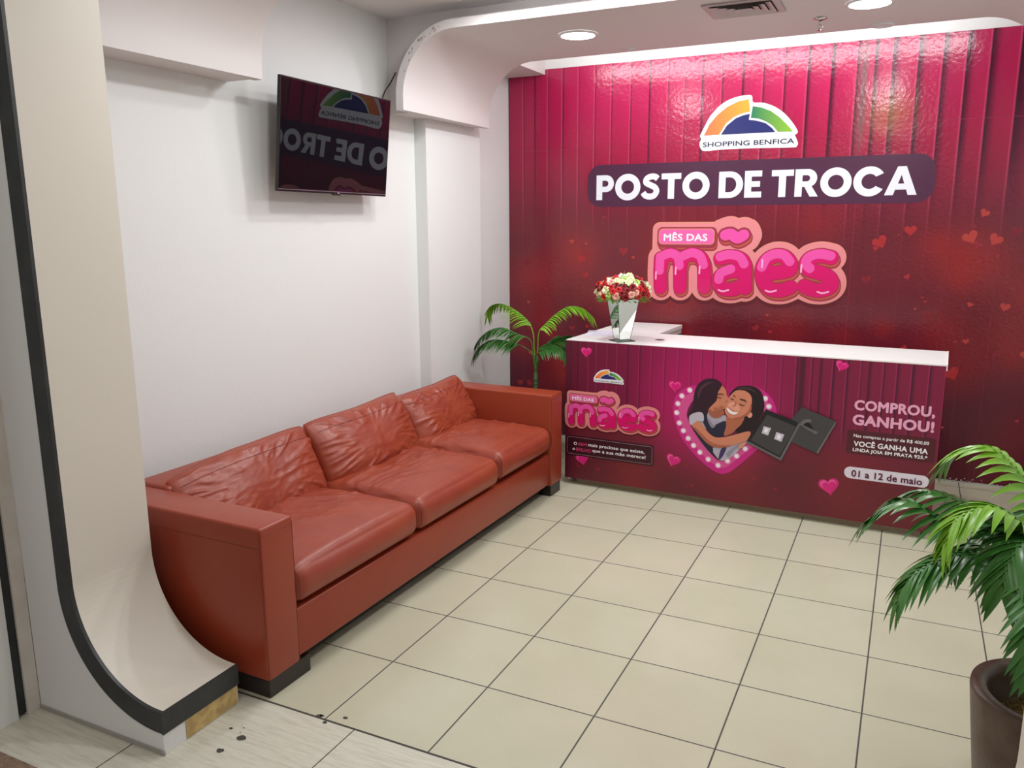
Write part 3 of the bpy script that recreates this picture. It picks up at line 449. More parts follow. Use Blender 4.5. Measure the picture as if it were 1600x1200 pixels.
def print_board(name, x0, x1, z0, z1, step, colfn, y0, y1, m, parent):
    """upright board, its printed front face carries a fine colour grid"""
    nx = int((x1 - x0) / step); nz = int((z1 - z0) / step)
    verts = [(x0 + (x1 - x0) * i / nx, y0, z0 + (z1 - z0) * j / nz) for j in range(nz + 1) for i in range(nx + 1)]
    faces = [(j * (nx + 1) + i, j * (nx + 1) + i + 1, (j + 1) * (nx + 1) + i + 1, (j + 1) * (nx + 1) + i) for j in range(nz) for i in range(nx)]
    cols = [colfn(v[0], v[2]) for v in verts]
    k = len(verts)
    verts += [(x0, y1, z0), (x1, y1, z0), (x1, y1, z1), (x0, y1, z1)]
    a, b, c_, d = 0, nx, (nz + 1) * (nx + 1) - 1, nz * (nx + 1)
    faces += [(k + 1, k, k + 3, k + 2), tuple([k] + [k + 1] + list(range(nx, -1, -1))), tuple([k + 2, k + 3] + [nz * (nx + 1) + i for i in range(nx + 1)]),
              tuple([k + 3, k] + [j * (nx + 1) for j in range(nz + 1)]), tuple([k + 1, k + 2] + [j * (nx + 1) + nx for j in range(nz, -1, -1)])]
    cols += [cols[0]] * 4
    me = bpy.data.meshes.new(name); me.from_pydata(verts, [], faces); me.update()
    at = me.color_attributes.new('print', 'FLOAT_COLOR', 'POINT')
    flat = []
    for c in cols: flat += [c[0], c[1], c[2], 1.0]
    at.data.foreach_set('color', flat)
    return obj(name, me, m, parent)
def mixc(a, b, t):
    t = max(0.0, min(1.0, t)); return tuple(p + (q - p) * t for p, q in zip(a, b))
def sstep(a, b, x):
    t = max(0.0, min(1.0, (x - a) / (b - a))); return t * t * (3 - 2 * t)

def draw_maes(parent, f, sc_, base, zo=0):
    """the bubble lettering; f maps its own metres to the board, sc_ its scale"""
    A = ART['maes']; mp2 = lambda L: [f(p) for p in L]
    letters = [mp2(A[k]) for k in ('m1', 'm2', 'm3', 'a1', 'a2', 'e', 's')]
    til = [mp2(A['t'])]
    w = 0.096 * sc_
    x0, z0 = f(A['tag'][3]); x1, z1 = f(A['tag'][1])
    def sh(Ls, dx, dz): return [[(x + dx * sc_, z + dz * sc_) for x, z in L] for L in Ls]
    st_ = 0.0042 * sc_
    def merged(wl, wt, grow, dx=0.0, dz=0.0):
        g = grow * sc_; d_x, d_z = dx * sc_, dz * sc_
        rc = [(x0 - g + d_x, x1 + g * 1.5 + d_x, z0 - g * 2.4 + d_z, z1 + g + d_z, 0.03 * sc_ + g * .5)] if grow else []
        # letters and tilde have different stroke widths: the tilde is drawn as several parallel strokes
        L = sh(letters, dx, dz); t = sh(til, dx, dz); ex = (w * wt - w * wl) / 2; n = 1 if ex <= 0 else 8
        for q in range(n):
            a = 2 * math.pi * q / n; L += [[(x + (ex * math.cos(a) if ex > 0 else 0), z + (ex * math.sin(a) if ex > 0 else 0)) for x, z in l] for l in t]
        return sdf_mesh(L, w * wl, st_, rc)
    def put(name, me, m, layer): return decal(name, me, m, parent, layer, base)
    put('lettering_shadow', merged(1.98, 2.6, 0.045, 0.004, -0.028), pm('soft_shadow', (0.12, 0.01, 0.02)), 1)
    put('lettering_edge', merged(1.98, 2.56, 0.046), P_gold, 2)
    put('lettering_outline', merged(1.88, 2.46, 0.038), P_blush, 3)
    put('lettering_side', merged(1.14, 1.14, 0.010, 0.008, -0.020), P_rose, 4)
    put('lettering_glow', merged(1.02, 1.02, 0.007, 0.007, -0.015), pm('copper', (0.50, 0.10, 0.06)), 4.6)
    put('lettering_rim', merged(1.08, 1.08, 0.010, 0.0, 0.0), P_rose, 5)
    put('lettering_face', sdf_mesh(letters, w * .98, st_), P_magenta, 7)
    put('tilde', sdf_mesh(til, w * 0.78, st_), P_pink, 7)
    # glossy upper halves
    hi = []
    for k, a, b in (('m1', 1, 3), ('m2', 1, 5), ('m3', 1, 5), ('a1', 0, 4), ('e', 3, 8), ('s', 0, 5)):
        L = mp2(A[k])[a:b]; hi.append([(x - 0.004 * sc_, z + 0.012 * sc_) for x, z in L])
    hi.append([(x - 0.002, z + 0.016 * sc_) for x, z in mp2(A['a2'])[1:4]])
    put('lettering_gloss', sdf_mesh(hi, w * 0.66, st_), P_pink, 8)
    glints = []
    for k, i in (('m1', 1), ('m2', 4), ('m3', 4), ('e', 6), ('s', 3)):
        x, z = f(A[k][i]); glints.append([(x - 0.03 * sc_, z), (x - 0.031 * sc_, z - 0.05 * sc_)])
    for k, i in (('a2', 4), ('s', 8), ('e', 9)):
        x, z = f(A[k][i]); glints.append([(x - 0.03 * sc_, z - 0.012 * sc_), (x, z - 0.02 * sc_), (x + 0.04 * sc_, z - 0.01 * sc_)])
    put('lettering_glint', sdf_mesh(glints, w * 0.12, st_ * .6), P_shine, 9)
    put('tag_plate', curve_mesh([rrect(x0, x1, z0, z1, 0.03 * sc_)], 0.0), P_gold, 7)
    put('tag_face', curve_mesh([rrect(x0 + .006 * sc_, x1 - .006 * sc_, z0 + .006 * sc_, z1 - .006 * sc_, 0.026 * sc_)], 0.0), pm('tag_pink', (0.85, 0.13, 0.40)), 8)
    tx0, tz0 = f(A['tagtext'][0]); tx1, _ = f(A['tagtext'][1]); _, tz2 = f(A['tagtext'][2])
    put('tag_letters', text_mesh('M\u00caS DAS', tx0, tx1, tz0, tz2 - tz0, 0.03, 0.0), P_white, 9)
def draw_logo(parent, f, base):
    A = ART['logo']; mp2 = lambda L: [f(p) for p in L]
    decal('logo_sticker', curve_mesh([smooth_pts(mp2(A['outer']), 3)], 0.0), P_white, parent, 1, base)
    def inner(L): return L
    xs = [p[0] for p in mp2(A['orange'])]; zs = [p[1] for p in mp2(A['orange'])]
    decal('logo_orange_arc', curve_mesh([mp2(A['orange'])], 0.0), grad_mat('logo_orange', (0.88, 0.16, 0.05), (0.92, 0.42, 0.04), min(xs), max(xs)), parent, 2, base)
    decal('logo_navy_dome', curve_mesh([mp2(A['blue'])], 0.0), P_navy, parent, 2, base)
    xs = [p[0] for p in mp2(A['green'])]
    decal('logo_green_arc', curve_mesh([mp2(A['green'])], 0.0), grad_mat('logo_green', (0.015, 0.20, 0.10), (0.28, 0.55, 0.03), min(xs), max(xs)), parent, 2, base)
    a, b, c_ = mp2(A['text'])
    decal('logo_letters', text_mesh('SHOPPING BENFICA', a[0], b[0], (a[1] + b[1]) / 2 - .001, c_[1] - a[1], 0.012, 0.0), P_ink, parent, 2, base)

# ---- mural on the back wall
random.seed(7)
mural = empty('wall_mural', (CX, YB - 0.002, 0.0))
tag(mural, 'crimson printed vinyl mural with curtain pattern and hearts covering the whole back wall', 'mural')
mo = CX
SL = [XL] + ART['slats'] + [XR]
blobs = [(random.uniform(XL, XR), random.uniform(0.3, 1.75), random.uniform(0.05, 0.30), random.uniform(0.15, 0.9)) for _ in range(60)]
def mural_col(xl, z):
    x = xl + mo
    top = mixc((0.42, 0.010, 0.055), (0.58, 0.016, 0.11), sstep(2.0, 2.7, z))
    hx = sstep(XL - .2, 0.3, x) * (1 - 0.72 * sstep(0.9, 2.2, x))
    top = mixc((0.30, 0.006, 0.05), top, 0.35 + 0.65 * hx)
    low = (0.12, 0.014, 0.026); bot = (0.065, 0.001, 0.014)
    base = mixc(low, top, sstep(1.55, 2.35, z)); base = mixc(bot, base, sstep(0.1, 1.25, z))
    # curtain panels
    k = 0
    while k < len(SL) - 2 and x > SL[k + 1]: k += 1
    wd = SL[k + 1] - SL[k]; u = (x - SL[k]) / wd
    fade = sstep(1.45, 2.25, z) * 0.90 + 0.08
    dw = 0.13 + 0.30 * sstep(0.7, 1.7, x) + 0.08 * sstep(0.0, 0.7, x)
    dark = 1 - sstep(0, dw, u) if u < dw else 0.0
    dark = max(dark, (0.12 + 0.20 * sstep(-.5, 1, x)) * (1 - u))
    base = mixc(base, (0.04, 0.004, 0.02), dark * fade)
    if u > 0.95: base = mixc(base, (0.72, 0.09, 0.20), 0.45 * fade)
    # blurred red lights
    v = 0.0
    for bx, bz, br, bs in blobs:
        d = ((x - bx) ** 2 + (z - bz) ** 2) / (br * br)
        if d < 4: v += bs * math.exp(-2 * d)
    nz = noise.noise(Vector((x * 1.6, z * 1.6, 3.1))) * .5 + .5
    v = v * 0.42 * (1 - sstep(1.6, 2.0, z)) + 0.30 * nz * nz * (1 - sstep(1.5, 2.1, z))
    base = mixc(base, (0.36, 0.018, 0.016), v)
    # green and amber glow on the upper right sheet
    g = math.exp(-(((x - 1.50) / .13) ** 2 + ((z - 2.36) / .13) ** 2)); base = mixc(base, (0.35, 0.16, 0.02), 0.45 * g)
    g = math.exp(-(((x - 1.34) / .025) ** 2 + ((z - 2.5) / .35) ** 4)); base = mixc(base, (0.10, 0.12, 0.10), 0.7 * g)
    return base
def vinyl_mat(name, rough):
    m = attr_mat(name, rough, spec=0.5); N = m.node_tree.nodes; L = m.node_tree.links
    tc = N.new('ShaderNodeTexCoord'); n = N.new('ShaderNodeTexNoise'); n.inputs['Scale'].default_value = 42; n.inputs['Detail'].default_value = 3; L.new(tc.outputs['Object'], n.inputs['Vector'])
    n2 = N.new('ShaderNodeTexNoise'); n2.inputs['Scale'].default_value = 3.0; L.new(tc.outputs['Object'], n2.inputs['Vector'])
    a = N.new('ShaderNodeMath'); a.operation = 'MULTIPLY_ADD'; a.inputs[1].default_value = 4.0; L.new(n2.outputs['Fac'], a.inputs[0]); L.new(n.outputs['Fac'], a.inputs[2])
    b = N.new('ShaderNodeBump'); b.inputs['Strength'].default_value = 0.42; b.inputs['Distance'].default_value = 0.004; L.new(a.outputs[0], b.inputs['Height']); L.new(b.outputs['Normal'], N['Principled BSDF'].inputs['Normal'])
    return m
M_vinyl = vinyl_mat('glossy_mural_vinyl', 0.20)
print_board('backdrop', XL - mo + .003, XR - mo - .003, 0.012, 6.69 * T, 0.0085, mural_col, -0.004, 0.0, M_vinyl, mural)
fm = lambda p: (p[0] - mo, p[1])
# floating hearts of the print
def hearts(name, cols, parent, spots, base):
    for ci, (nm, col) in enumerate(cols):
        bm = bmesh.new()
        for i, (x, z, r, t) in enumerate(spots):
            if i % len(cols) != ci: continue
            bm.faces.new([bm.verts.new((px, pz, 0.00004 * (i % 9))) for px, pz in heart_pts(x, z, r, t)])
        decal(name, bm_mesh(bm), pm(nm, col), parent, 1, base)
rr_ = random.Random(21); spots = []
while len(spots) < 95:
    x = rr_.uniform(XL + .08, XR - .08); z = 0.15 + 1.75 * rr_.random() ** 0.8; r = rr_.choice((.012, .018, .026, .034, .045)) * rr_.uniform(.8, 1.2)
    if -0.1 < x < 1.36 and 1.05 < z: continue
    if z + r > 1.77: continue
    if any((x - a) ** 2 + (z - b) ** 2 < (r + c_) ** 2 * 2 for a, b, c_, _ in spots): continue
    spots.append((x - mo, z, r, rr_.uniform(-.7, .7)))
    spots[-1] = (x - mo, z, r, spots[-1][3])
hearts('print_hearts', [('heart_dim', (0.27, 0.020, 0.030)), ('heart_mid', (0.36, 0.022, 0.028)), ('heart_low', (0.21, 0.014, 0.026)), ('heart_glow', (0.42, 0.045, 0.04))], mural, spots, 0.004)
b = ART['banner']
bx0 = min(p[0] for p in b); bx1 = max(p[0] for p in b); bz0 = (b[2][1] + b[3][1]) / 2; bz1 = (b[0][1] + b[1][1]) / 2
decal('banner', curve_mesh([rrect(bx0 - mo, bx1 - mo, bz0, bz1, 0.105)], 0.0), mat('print_banner', (0.075, 0.018, 0.052), 0.3, spec=.4), mural, 1, 0.004)
# heavy geometric capitals of the banner
def glyph(ch):
    """outlines in a box one unit high; returns (width, outlines, strokes)"""
    w = 0.26
    def ell(cx, cz, a, b_, n=40, a0=0, a1=360): return [(cx + a * math.cos(R(a0 + (a1 - a0) * k / n)), cz + b_ * math.sin(R(a0 + (a1 - a0) * k / n))) for k in range(n + (0 if a1 - a0 == 360 else 1))]
    if ch == 'O': return 1.08, [ell(.54, .5, .54, .53), ell(.54, .5, .27, .265)]
    if ch == 'T': return .80, [[(0, 1), (0, .77), (.27, .77), (.27, 0), (.53, 0), (.53, .77), (.8, .77), (.8, 1)]]
    if ch == 'E': return .64, [[(0, 0), (0, 1), (.64, 1), (.64, .78), (w, .78), (w, .61), (.58, .61), (.58, .40), (w, .40), (w, .22), (.64, .22), (.64, 0)]]
    if ch == 'D': return .93, [[(0, 0), (0, 1), (.42, 1)] + ell(.42, .5, .51, .5, 24, 90, -90)[1:], [(w, .22), (w, .78), (.41, .78)] + ell(.41, .5, .26, .28, 18, 90, -90)[1:]]
    if ch == 'P': return .76, [[(0, 0), (0, 1), (.42, 1)] + ell(.42, .66, .34, .34, 20, 90, -90)[1:] + [(w, .32), (w, 0)], [(w, .54), (w, .78), (.40, .78)] + ell(.40, .66, .12, .12, 14, 90, -90)[1:]]
    if ch == 'R': return .84, [[(0, 0), (0, 1), (.44, 1)] + ell(.44, .67, .34, .33, 20, 90, -62)[1:] + [(.84, 0), (.55, 0), (.34, .36), (w, .36), (w, 0)], [(w, .56), (w, .78), (.42, .78)] + ell(.42, .67, .11, .11, 14, 90, -90)[1:]]
    if ch == 'C': return 1.0, [ell(.54, .5, .54, .53, 36, 32, 328) + ell(.54, .5, .265, .265, 30, 322, 38)]
    if ch == 'A': return 1.06, [[(0, 0), (.39, 1), (.67, 1), (1.06, 0), (.77, 0), (.71, .19), (.35, .19), (.29, 0)], [(.43, .40), (.63, .40), (.53, .71)]]
    if ch == 'S':
        cl = catmull([(.66, .80, 0), (.54, .885, 0), (.36, .89, 0), (.20, .80, 0), (.18, .66, 0), (.36, .56, 0), (.54, .47, 0), (.62, .32, 0), (.52, .15, 0), (.34, .105, 0), (.16, .15, 0), (.06, .27, 0)], 6)
        l = []; r = []
        for i, p in enumerate(cl):
            t = (cl[min(i + 1, len(cl) - 1)] - cl[max(i - 1, 0)]).normalized(); s = Vector((-t.y, t.x, 0)) * .118
            l.append(((p + s).x, (p + s).y)); r.append(((p - s).x, (p - s).y))
        return .76, [l + r[::-1]]
    return .42, []
sp = []; cx = 0.0
for ch in 'POSTO DE TROCA':
    wd, outs = glyph(ch)
    if ch == ' ': cx += .30; continue
    sp += [[(x + cx, z) for x, z in o_] for o_ in outs]; cx += wd + .055
cx -= .055
tx0, tx1, tz0, tz1 = -0.452, 1.700, 1.851, 2.030
sp = [[(tx0 - mo + x * (tx1 - tx0) / cx, tz0 + z * (tz1 - tz0)) for x, z in o_] for o_ in sp]
decal('banner_letters', curve_mesh(sp, 0.0), P_white, mural, 2, 0.004)
draw_logo(mural, fm, 0.004)
draw_maes(mural, fm, 1.0, 0.004)
# sheet joints, rivets of the vinyl
bm = bmesh.new()
for x in (0.075, 1.345):
    box(bm, x - mo - .0012, x - mo + .0012, -0.0046, -0.004, 0.02, 6.68 * T)
for z, xa, xb in ((2.225, XL + .01, .075), (2.235, .075, 1.345), (2.30, 1.345, XR - .01)):
    box(bm, xa - mo, xb - mo, -0.0046, -0.004, z - .0012, z + .0012)
obj('sheet_joint', bm, pm('joint', (0.30, 0.02, 0.06)), mural)
# frayed white lower edge
bm = bmesh.new(); rn = random.Random(3)
for k in range(60):
    x = rn.uniform(1.7, XR - .05); z = 0.008 + rn.random() ** 2 * .03
    blobx = rn.uniform(.002, .006)
    bm.faces.new([bm.verts.new((x - mo + blobx * math.cos(a), z + blobx * .7 * math.sin(a), 0)) for a in [2 * math.pi * j / 7 for j in range(7)]])
decal('peeled_spots', bm_mesh(bm), pm('paper_white', (.6, .55, .55)), mural, 1, 0.004)

# ------------------------------------------------------------------ reception desk
AX, AY, ANG = -0.567 * T, 5.631 * T, R(-2.176)
DW, DZ = 5.127 * T, 2.281 * T
desk = empty('reception_desk', (AX, AY, 0), ANG)
tag(desk, 'long white-topped reception desk with crimson campaign print on its front', 'desk')
M_top = mat('white_worktop', (0.84, 0.85, 0.83), 0.35, var=(6, (0.78, 0.79, 0.76), .5))
M_kick = mat('beige_plinth', (0.40, 0.32, 0.22), 0.5); M_carc = mat('pale_laminate', (0.62, 0.57, 0.52), 0.5)
dd = 1.22 * T
bm = bmesh.new(); box(bm, 0.0, DW, 0.0, dd, DZ - 0.028, DZ, 0.002)
box(bm, 0.0, 1.06 * T, dd + .0005, 2.50 * T, DZ - 0.028, DZ, 0.002); obj('desktop', bm, M_top, desk)
bm = bmesh.new(); box(bm, 0.06, DW - .045, 0.05, 0.075, 0, 0.052); box(bm, 0.02, .045, 0.09, 2.45 * T, 0, .052); obj('plinth', bm, M_kick, desk)
bm = bmesh.new()
box(bm, 0.004, DW - .004, 0.006, 0.03, 0.05, DZ - .0285)
box(bm, 0.004, 0.026, 0.03, 2.49 * T, 0.02, DZ - .0285); box(bm, DW - .026, DW - .004, 0.03, dd - .02, 0.0, DZ - .0285); box(bm, 0.03, DW - .03, dd * .55, dd * .55 + .018, 0.25, DZ - .0285)
obj('carcass', bm, M_carc, desk)
bm = bmesh.new(); box(bm, 1.06 * T - .42, 1.06 * T - .004, dd + .05, 2.49 * T, .05, DZ - .0285); obj('drawer_unit', bm, M_carc, desk)
bm = bmesh.new()
for z in (DZ - .06, DZ - .28, DZ - .5): box(bm, 1.06 * T - .005, 1.06 * T - .001, dd + .07, 2.46 * T, z - .012, z)
obj('drawer_gap', bm, mat('dark_gap', (.02, .02, .02), .8), desk)
bm = bmesh.new(); lathe(bm, [(0.0, .0008), (.028, .0008), (.031, .0002)], 24, (1.29 * T, 0.56 * T, DZ)); obj('cable_grommet', bm, mat('dark_plastic', (.03, .028, .028), .4), desk, smooth=True)
# white tape along the right end of the top
bm = bmesh.new(); box(bm, DW - .002, DW + .006, -.002, dd, DZ - .03, DZ + .0012); box(bm, DW - .9, DW + .004, -.0035, 0.0, DZ - .006, DZ + .0012); obj('white_tape', bm, mat('white_tape', (.8, .79, .76), .6, bump=(40, .5, .004)), desk)
PS = sorted(ART['pslats']); PS = [0.0] + [p for i, p in enumerate(PS) if i == 0 or p - PS[i - 1] > .035] + [DW]
hx, hz = 0.93, 0.60
def panel_col(x, z):
    top = mixc((0.12, 0.003, 0.025), (0.30, 0.005, 0.08), math.exp(-((x - .95) / .55) ** 2))
    top = mixc(top, (0.25, 0.010, 0.055), sstep(1.2, 2.0, x) * .6)
    low = (0.115, 0.009, 0.020)
    base = mixc(low, top, sstep(0.25, 0.68, z))
    d = math.hypot((x - .92) * .9, z - .58); base = mixc(base, (0.46, 0.004, 0.115), 0.75 * (1 - sstep(.12, .50, d)))
    k = 0
    while k < len(PS) - 2 and x > PS[k + 1]: k += 1
    u = (x - PS[k]) / (PS[k + 1] - PS[k]); fade = sstep(.40, .62, z) * .9
    dw = .12 + .20 * sstep(1.2, 1.7, x)
    if u < dw: base = mixc(base, (0.035, 0.003, 0.02), (1 - sstep(0, dw, u)) * fade)
    if u > .93: base = mixc(base, (0.65, 0.04, 0.22), .3 * fade)
    base = mixc(base, (0.03, 0.004, 0.012), .85 * fade * math.exp(-((x - 1.447) / .018) ** 4))
    v = noise.noise(Vector((x * 3.2, z * 4, 9))) * .5 + .5
    base = mixc(base, (0.36, 0.015, 0.02), .45 * v * v * (1 - sstep(.25, .6, z)))
    base = mixc(base, (0.07, 0.002, 0.015), .7 * (1 - sstep(0, .10, x)))
    return base
M_sat = attr_mat('satin_desk_print', 0.42)
print_board('front_print', 0.0, DW, .103 * T, DZ - .006, 0.0055, panel_col, -0.004, 0.006, M_sat, desk)
bm = bmesh.new(); rn = random.Random(8)
for k in range(22):
    bm.faces.new([bm.verts.new((px, pz, .00003 * (k % 5))) for px, pz in heart_pts(rn.uniform(.06, DW - .1), rn.uniform(.08, .26), rn.uniform(.008, .02), rn.uniform(-.6, .6))])
decal('faint_hearts', bm_mesh(bm), pm('faint_heart', (.23, .018, .032)), desk, 1, .004)
x0, z1 = ART['plogo'][0]; x1, z0 = ART['plogo'][1]; mx0, mz1 = ART['mlogo'][0]; mx1, mz0 = ART['mlogo'][1]
draw_logo(desk, lambda p: (x0 + (p[0] - mx0) * (x1 - x0) / (mx1 - mx0), z0 + (p[1] - mz0) * (z1 - z0) / (mz1 - mz0)), .004)
qx0, qz1 = ART['pmaes'][0]; qx1, qz0 = ART['pmaes'][1]; nx0, nz1 = ART['mmaes'][0]; nx1, nz0 = ART['mmaes'][1]
draw_maes(desk, lambda p: (qx0 + (p[0] - nx0) * (qx1 - qx0) / (nx1 - nx0), qz0 + (p[1] - nz0) * (qz1 - qz0) / (nz1 - nz0)), (qx1 - qx0) / (nx1 - nx0), .004)
# glossy printed hearts
for x, z, r in ART['phearts']:
    t = {0.2288: .0}.get(x, random.Random(int(x * 1000)).uniform(-.35, .3))
    decal('glossy_heart', curve_mesh([heart_pts(x, z, r, t)], 0.0), pm('heart_pink', (.62, .02, .17)), desk, 1, .004)
    decal('glossy_heart', curve_mesh([heart_pts(x - r * .05, z + r * .05, r * .78, t)], 0.0), pm('heart_rim', (.82, .10, .34)), desk, 2, .004)
    decal('glossy_heart', curve_mesh([heart_pts(x + r * .03, z - r * .03, r * .66, t)], 0.0), pm('heart_deep', (.68, .015, .20)), desk, 3, .004)
# framed photograph of two people and the open jewel box
lay = 2
for name, col, pts, sm in ART['picture']:
    P = smooth_pts(pts, 4) if sm else pts
    decal(name, curve_mesh([P], 0.0), pm('art_%s_%d' % (name, lay), tuple(col), .45), desk, lay * 0.35 + 1, .004); lay += 1
bm = bmesh.new()
for x, z in ART['bulbs']:
    bm.faces.new([bm.verts.new((x + .0175 * math.cos(a), z + .0175 * math.sin(a), 0)) for a in [2 * math.pi * j / 18 for j in range(18)]])
decal('bulb_halo', bm_mesh(bm), pm('bulb_halo', (.85, .35, .58)), desk, 2.6, .004)
bm = bmesh.new()
for x, z in ART['bulbs']:
    bm.faces.new([bm.verts.new((x + .0115 * math.cos(a), z + .0115 * math.sin(a), 0)) for a in [2 * math.pi * j / 18 for j in range(18)]])
decal('printed_bulbs', bm_mesh(bm), pm('bulb_white', (.88, .82, .86)), desk, 3.3, .004)
def qb(q): return min(p[0] for p in q), max(p[0] for p in q), (q[2][1] + q[3][1]) / 2, (q[0][1] + q[1][1]) / 2
a = qb(ART['textbox']); decal('text_panel', curve_mesh([rrect(*a, .012)], 0.0), pm('smoky_panel', (.085, .014, .022)), desk, 1, .004)
a = qb(ART['pill']); decal('date_pill', curve_mesh([rrect(*a, (a[3] - a[2]) / 2 - .0005)], 0.0), pm('pill', (.72, .66, .75)), desk, 1, .004)
a = qb(ART['dashbox']); decal('motto_panel', curve_mesh([rrect(*a, .018)], 0.0), pm('motto', (.045, .006, .014)), desk, 3.3, .004)
bm = bmesh.new(); P = rrect(a[0] + .010, a[1] - .010, a[2] + .010, a[3] - .010, .014, 10); P = [Vector((x, z, 0)) for x, z in P] + [Vector((P[0][0], P[0][1], 0))]
# dashes of equal length around the outline
acc = 0.0; per = .0125
for p, q in zip(P, P[1:]):
    L_ = (q - p).length; d = (q - p).normalized() if L_ > 0 else None; s = 0.0
    while d and s < L_:
        ph = (acc + s) % per; run = min((.0072 - ph) if ph < .0072 else (per - ph), L_ - s) + 1e-6
        if ph < .0072:
            u, v = p + d * s, p + d * (s + run); n_ = Vector((-d.y, d.x, 0)) * .0011
            bm.faces.new([bm.verts.new(t) for t in (u - n_, v - n_, v + n_, u + n_)])
        s += run
    acc += L_
decal('dashed_line', bm_mesh(bm), pm('dash', (.6, .45, .5)), desk, 3.9, .004)
TC = {0: pm('lilac', (.80, .38, .55)), 1: pm('text_white', (.85, .82, .84)), 2: pm('pill_ink', (.10, .012, .05)), 3: pm('text_pink', (.55, .05, .14))}
for s, c_, q in ART['ptext']:
    off = {0: .041, 1: .017, 2: .024, 3: .018}[c_]
    if 'VOC' in s or 'LINDA' in s: off = .03
    zb_ = q[0][1]; cap = q[2][1] - q[0][1]
    if s in ('O ', 'o '):
        cap = cap if s == 'O ' else cap * 1.0
    me = text_mesh(s.strip(), q[0][0], q[1][0], zb_, cap, off, 0.0)
    decal('front_lettering', me, TC[c_], desk, 4, .004)

# ------------------------------------------------------------------ things on the desk
def on_desk(lx, ly): return (AX + lx * math.cos(ANG) - ly * math.sin(ANG), AY + lx * math.sin(ANG) + ly * math.cos(ANG))
M_mirror = mat('mirror_glass', (0.86, 0.92, 0.89), 0.02, 1.0); M_edge = mat('dark_mirror_edge', (0.10, 0.11, 0.10), 0.3, .6)
vz = DZ + .0005
vase = empty('mirrored_vase', (0.262 * T, 5.80 * T, vz), R(47))
tag(vase, 'tall square mirrored vase tapering down, standing at the left of the white desktop', 'vase')
a, b_, h = .0365, .073, .262
bm = bmesh.new(); bt = [(-a, -a, .006), (a, -a, .006), (a, a, .006), (-a, a, .006)]; tp = [(-b_, -b_, h), (b_, -b_, h), (b_, b_, h), (-b_, b_, h)]
B = [bm.verts.new(p) for p in bt]; U = [bm.verts.new(p) for p in tp]; I = [bm.verts.new((x * .9, y * .9, h)) for x, y, _ in tp]; J = [bm.verts.new((x * .42, y * .42, .012)) for x, y, _ in tp]
for i in range(4):
    j = (i + 1) % 4
    bm.faces.new((B[i], B[j], U[j], U[i])); bm.faces.new((U[i], U[j], I[j], I[i])); bm.faces.new((I[i], I[j], J[j], J[i]))
bm.faces.new(B[::-1]); bm.faces.new(J); obj('vase_body', bm, M_mirror, vase)
bm = bmesh.new()
for i in range(4): tube(bm, [Vector(bt[i]) + Vector((0, 0, 0)), Vector(tp[i])], .0014, 6)
obj('vase_edge', bm, M_edge, vase)
bm = bmesh.new(); box(bm, -.062, .062, -.062, .062, 0, .005, .001); obj('vase_base', bm, M_edge, vase)
# bouquet
bq = empty('flower_bouquet', (0.262 * T, 5.80 * T, vz + .212))
tag(bq, 'round bouquet of red, cream and blush artificial flowers in the mirrored vase', 'flowers')
rf = random.Random(12)
def flower_bm(r, seed, n=3, open_=1.0):
    bm = bmesh.new(); q = random.Random(seed)
    for ring in range(n):
        m_ = 3 + 2 * ring; rad = r * (.25 + .75 * (ring + 1) / n)
        for k in range(m_):
            a = 2 * math.pi * (k + .5 * ring) / m_ + q.uniform(-.2, .2)
            pts = []
            for (s, wd, up) in ((.12, .18, 0), (.55, .62, .5 - .15 * ring * open_), (.9, .55, .75 - .3 * ring * open_), (1.05, .16, .7 - .42 * ring * open_)):
                for sg in (-1, 1):
                    pts.append(Vector((math.cos(a) * rad * s - math.sin(a) * sg * wd * rad * .62, math.sin(a) * rad * s + math.cos(a) * sg * wd * rad * .62, r * up * 1.1 - (0 if sg else 0))))
            V = [bm.verts.new(p) for p in pts]
            for i in range(0, 6, 2): bm.faces.new((V[i], V[i + 1], V[i + 3], V[i + 2]))
    return bm
FM = [mat('petal_red', (.60, .015, .02), .5), mat('petal_crimson', (.25, .004, .012), .5), mat('petal_cream', (.80, .82, .50), .5), mat('petal_white', (.88, .88, .74), .5), mat('petal_blush', (.85, .45, .36), .5), mat('petal_lime', (.48, .68, .16), .5)]
M_leaf1 = mat('bouquet_leaf', (.16, .36, .03), .45)
dirs = []
for k in range(100):
    z = 1 - (k + .5) / 100 * 1.15; rad = math.sqrt(max(0, 1 - z * z)); a = k * 2.399963
    dirs.append(Vector((rad * math.cos(a), rad * math.sin(a), z)))
for k, d in enumerate(dirs):
    ctr = Vector((d.x * .155, d.y * .155, .084 + d.z * .105)) * (1 + rf.uniform(-.06, .08))
    # patches of one colour, as tied bunches
    cl = noise.noise(d * 1.9 + Vector((3, 1, 7)))
    cl2 = rf.random()
    front = d.x * .6 - d.y * .8
    if cl > .08: ci = rf.choice((2, 3, 2, 5))
    elif cl > -.12: ci = rf.choice((0, 4, 3, 0))
    else: ci = rf.choice((0, 1, 1, 0, 4))
    bm = flower_bm(rf.uniform(.018, .026), k, 3, rf.uniform(.5, 1.1))
    q = d.to_track_quat('Z', 'Y')
    o = obj('blossom', bm, FM[ci], bq, smooth=True); o.location = ctr; o.rotation_mode = 'QUATERNION'; o.rotation_quaternion = q
bm = bmesh.new()
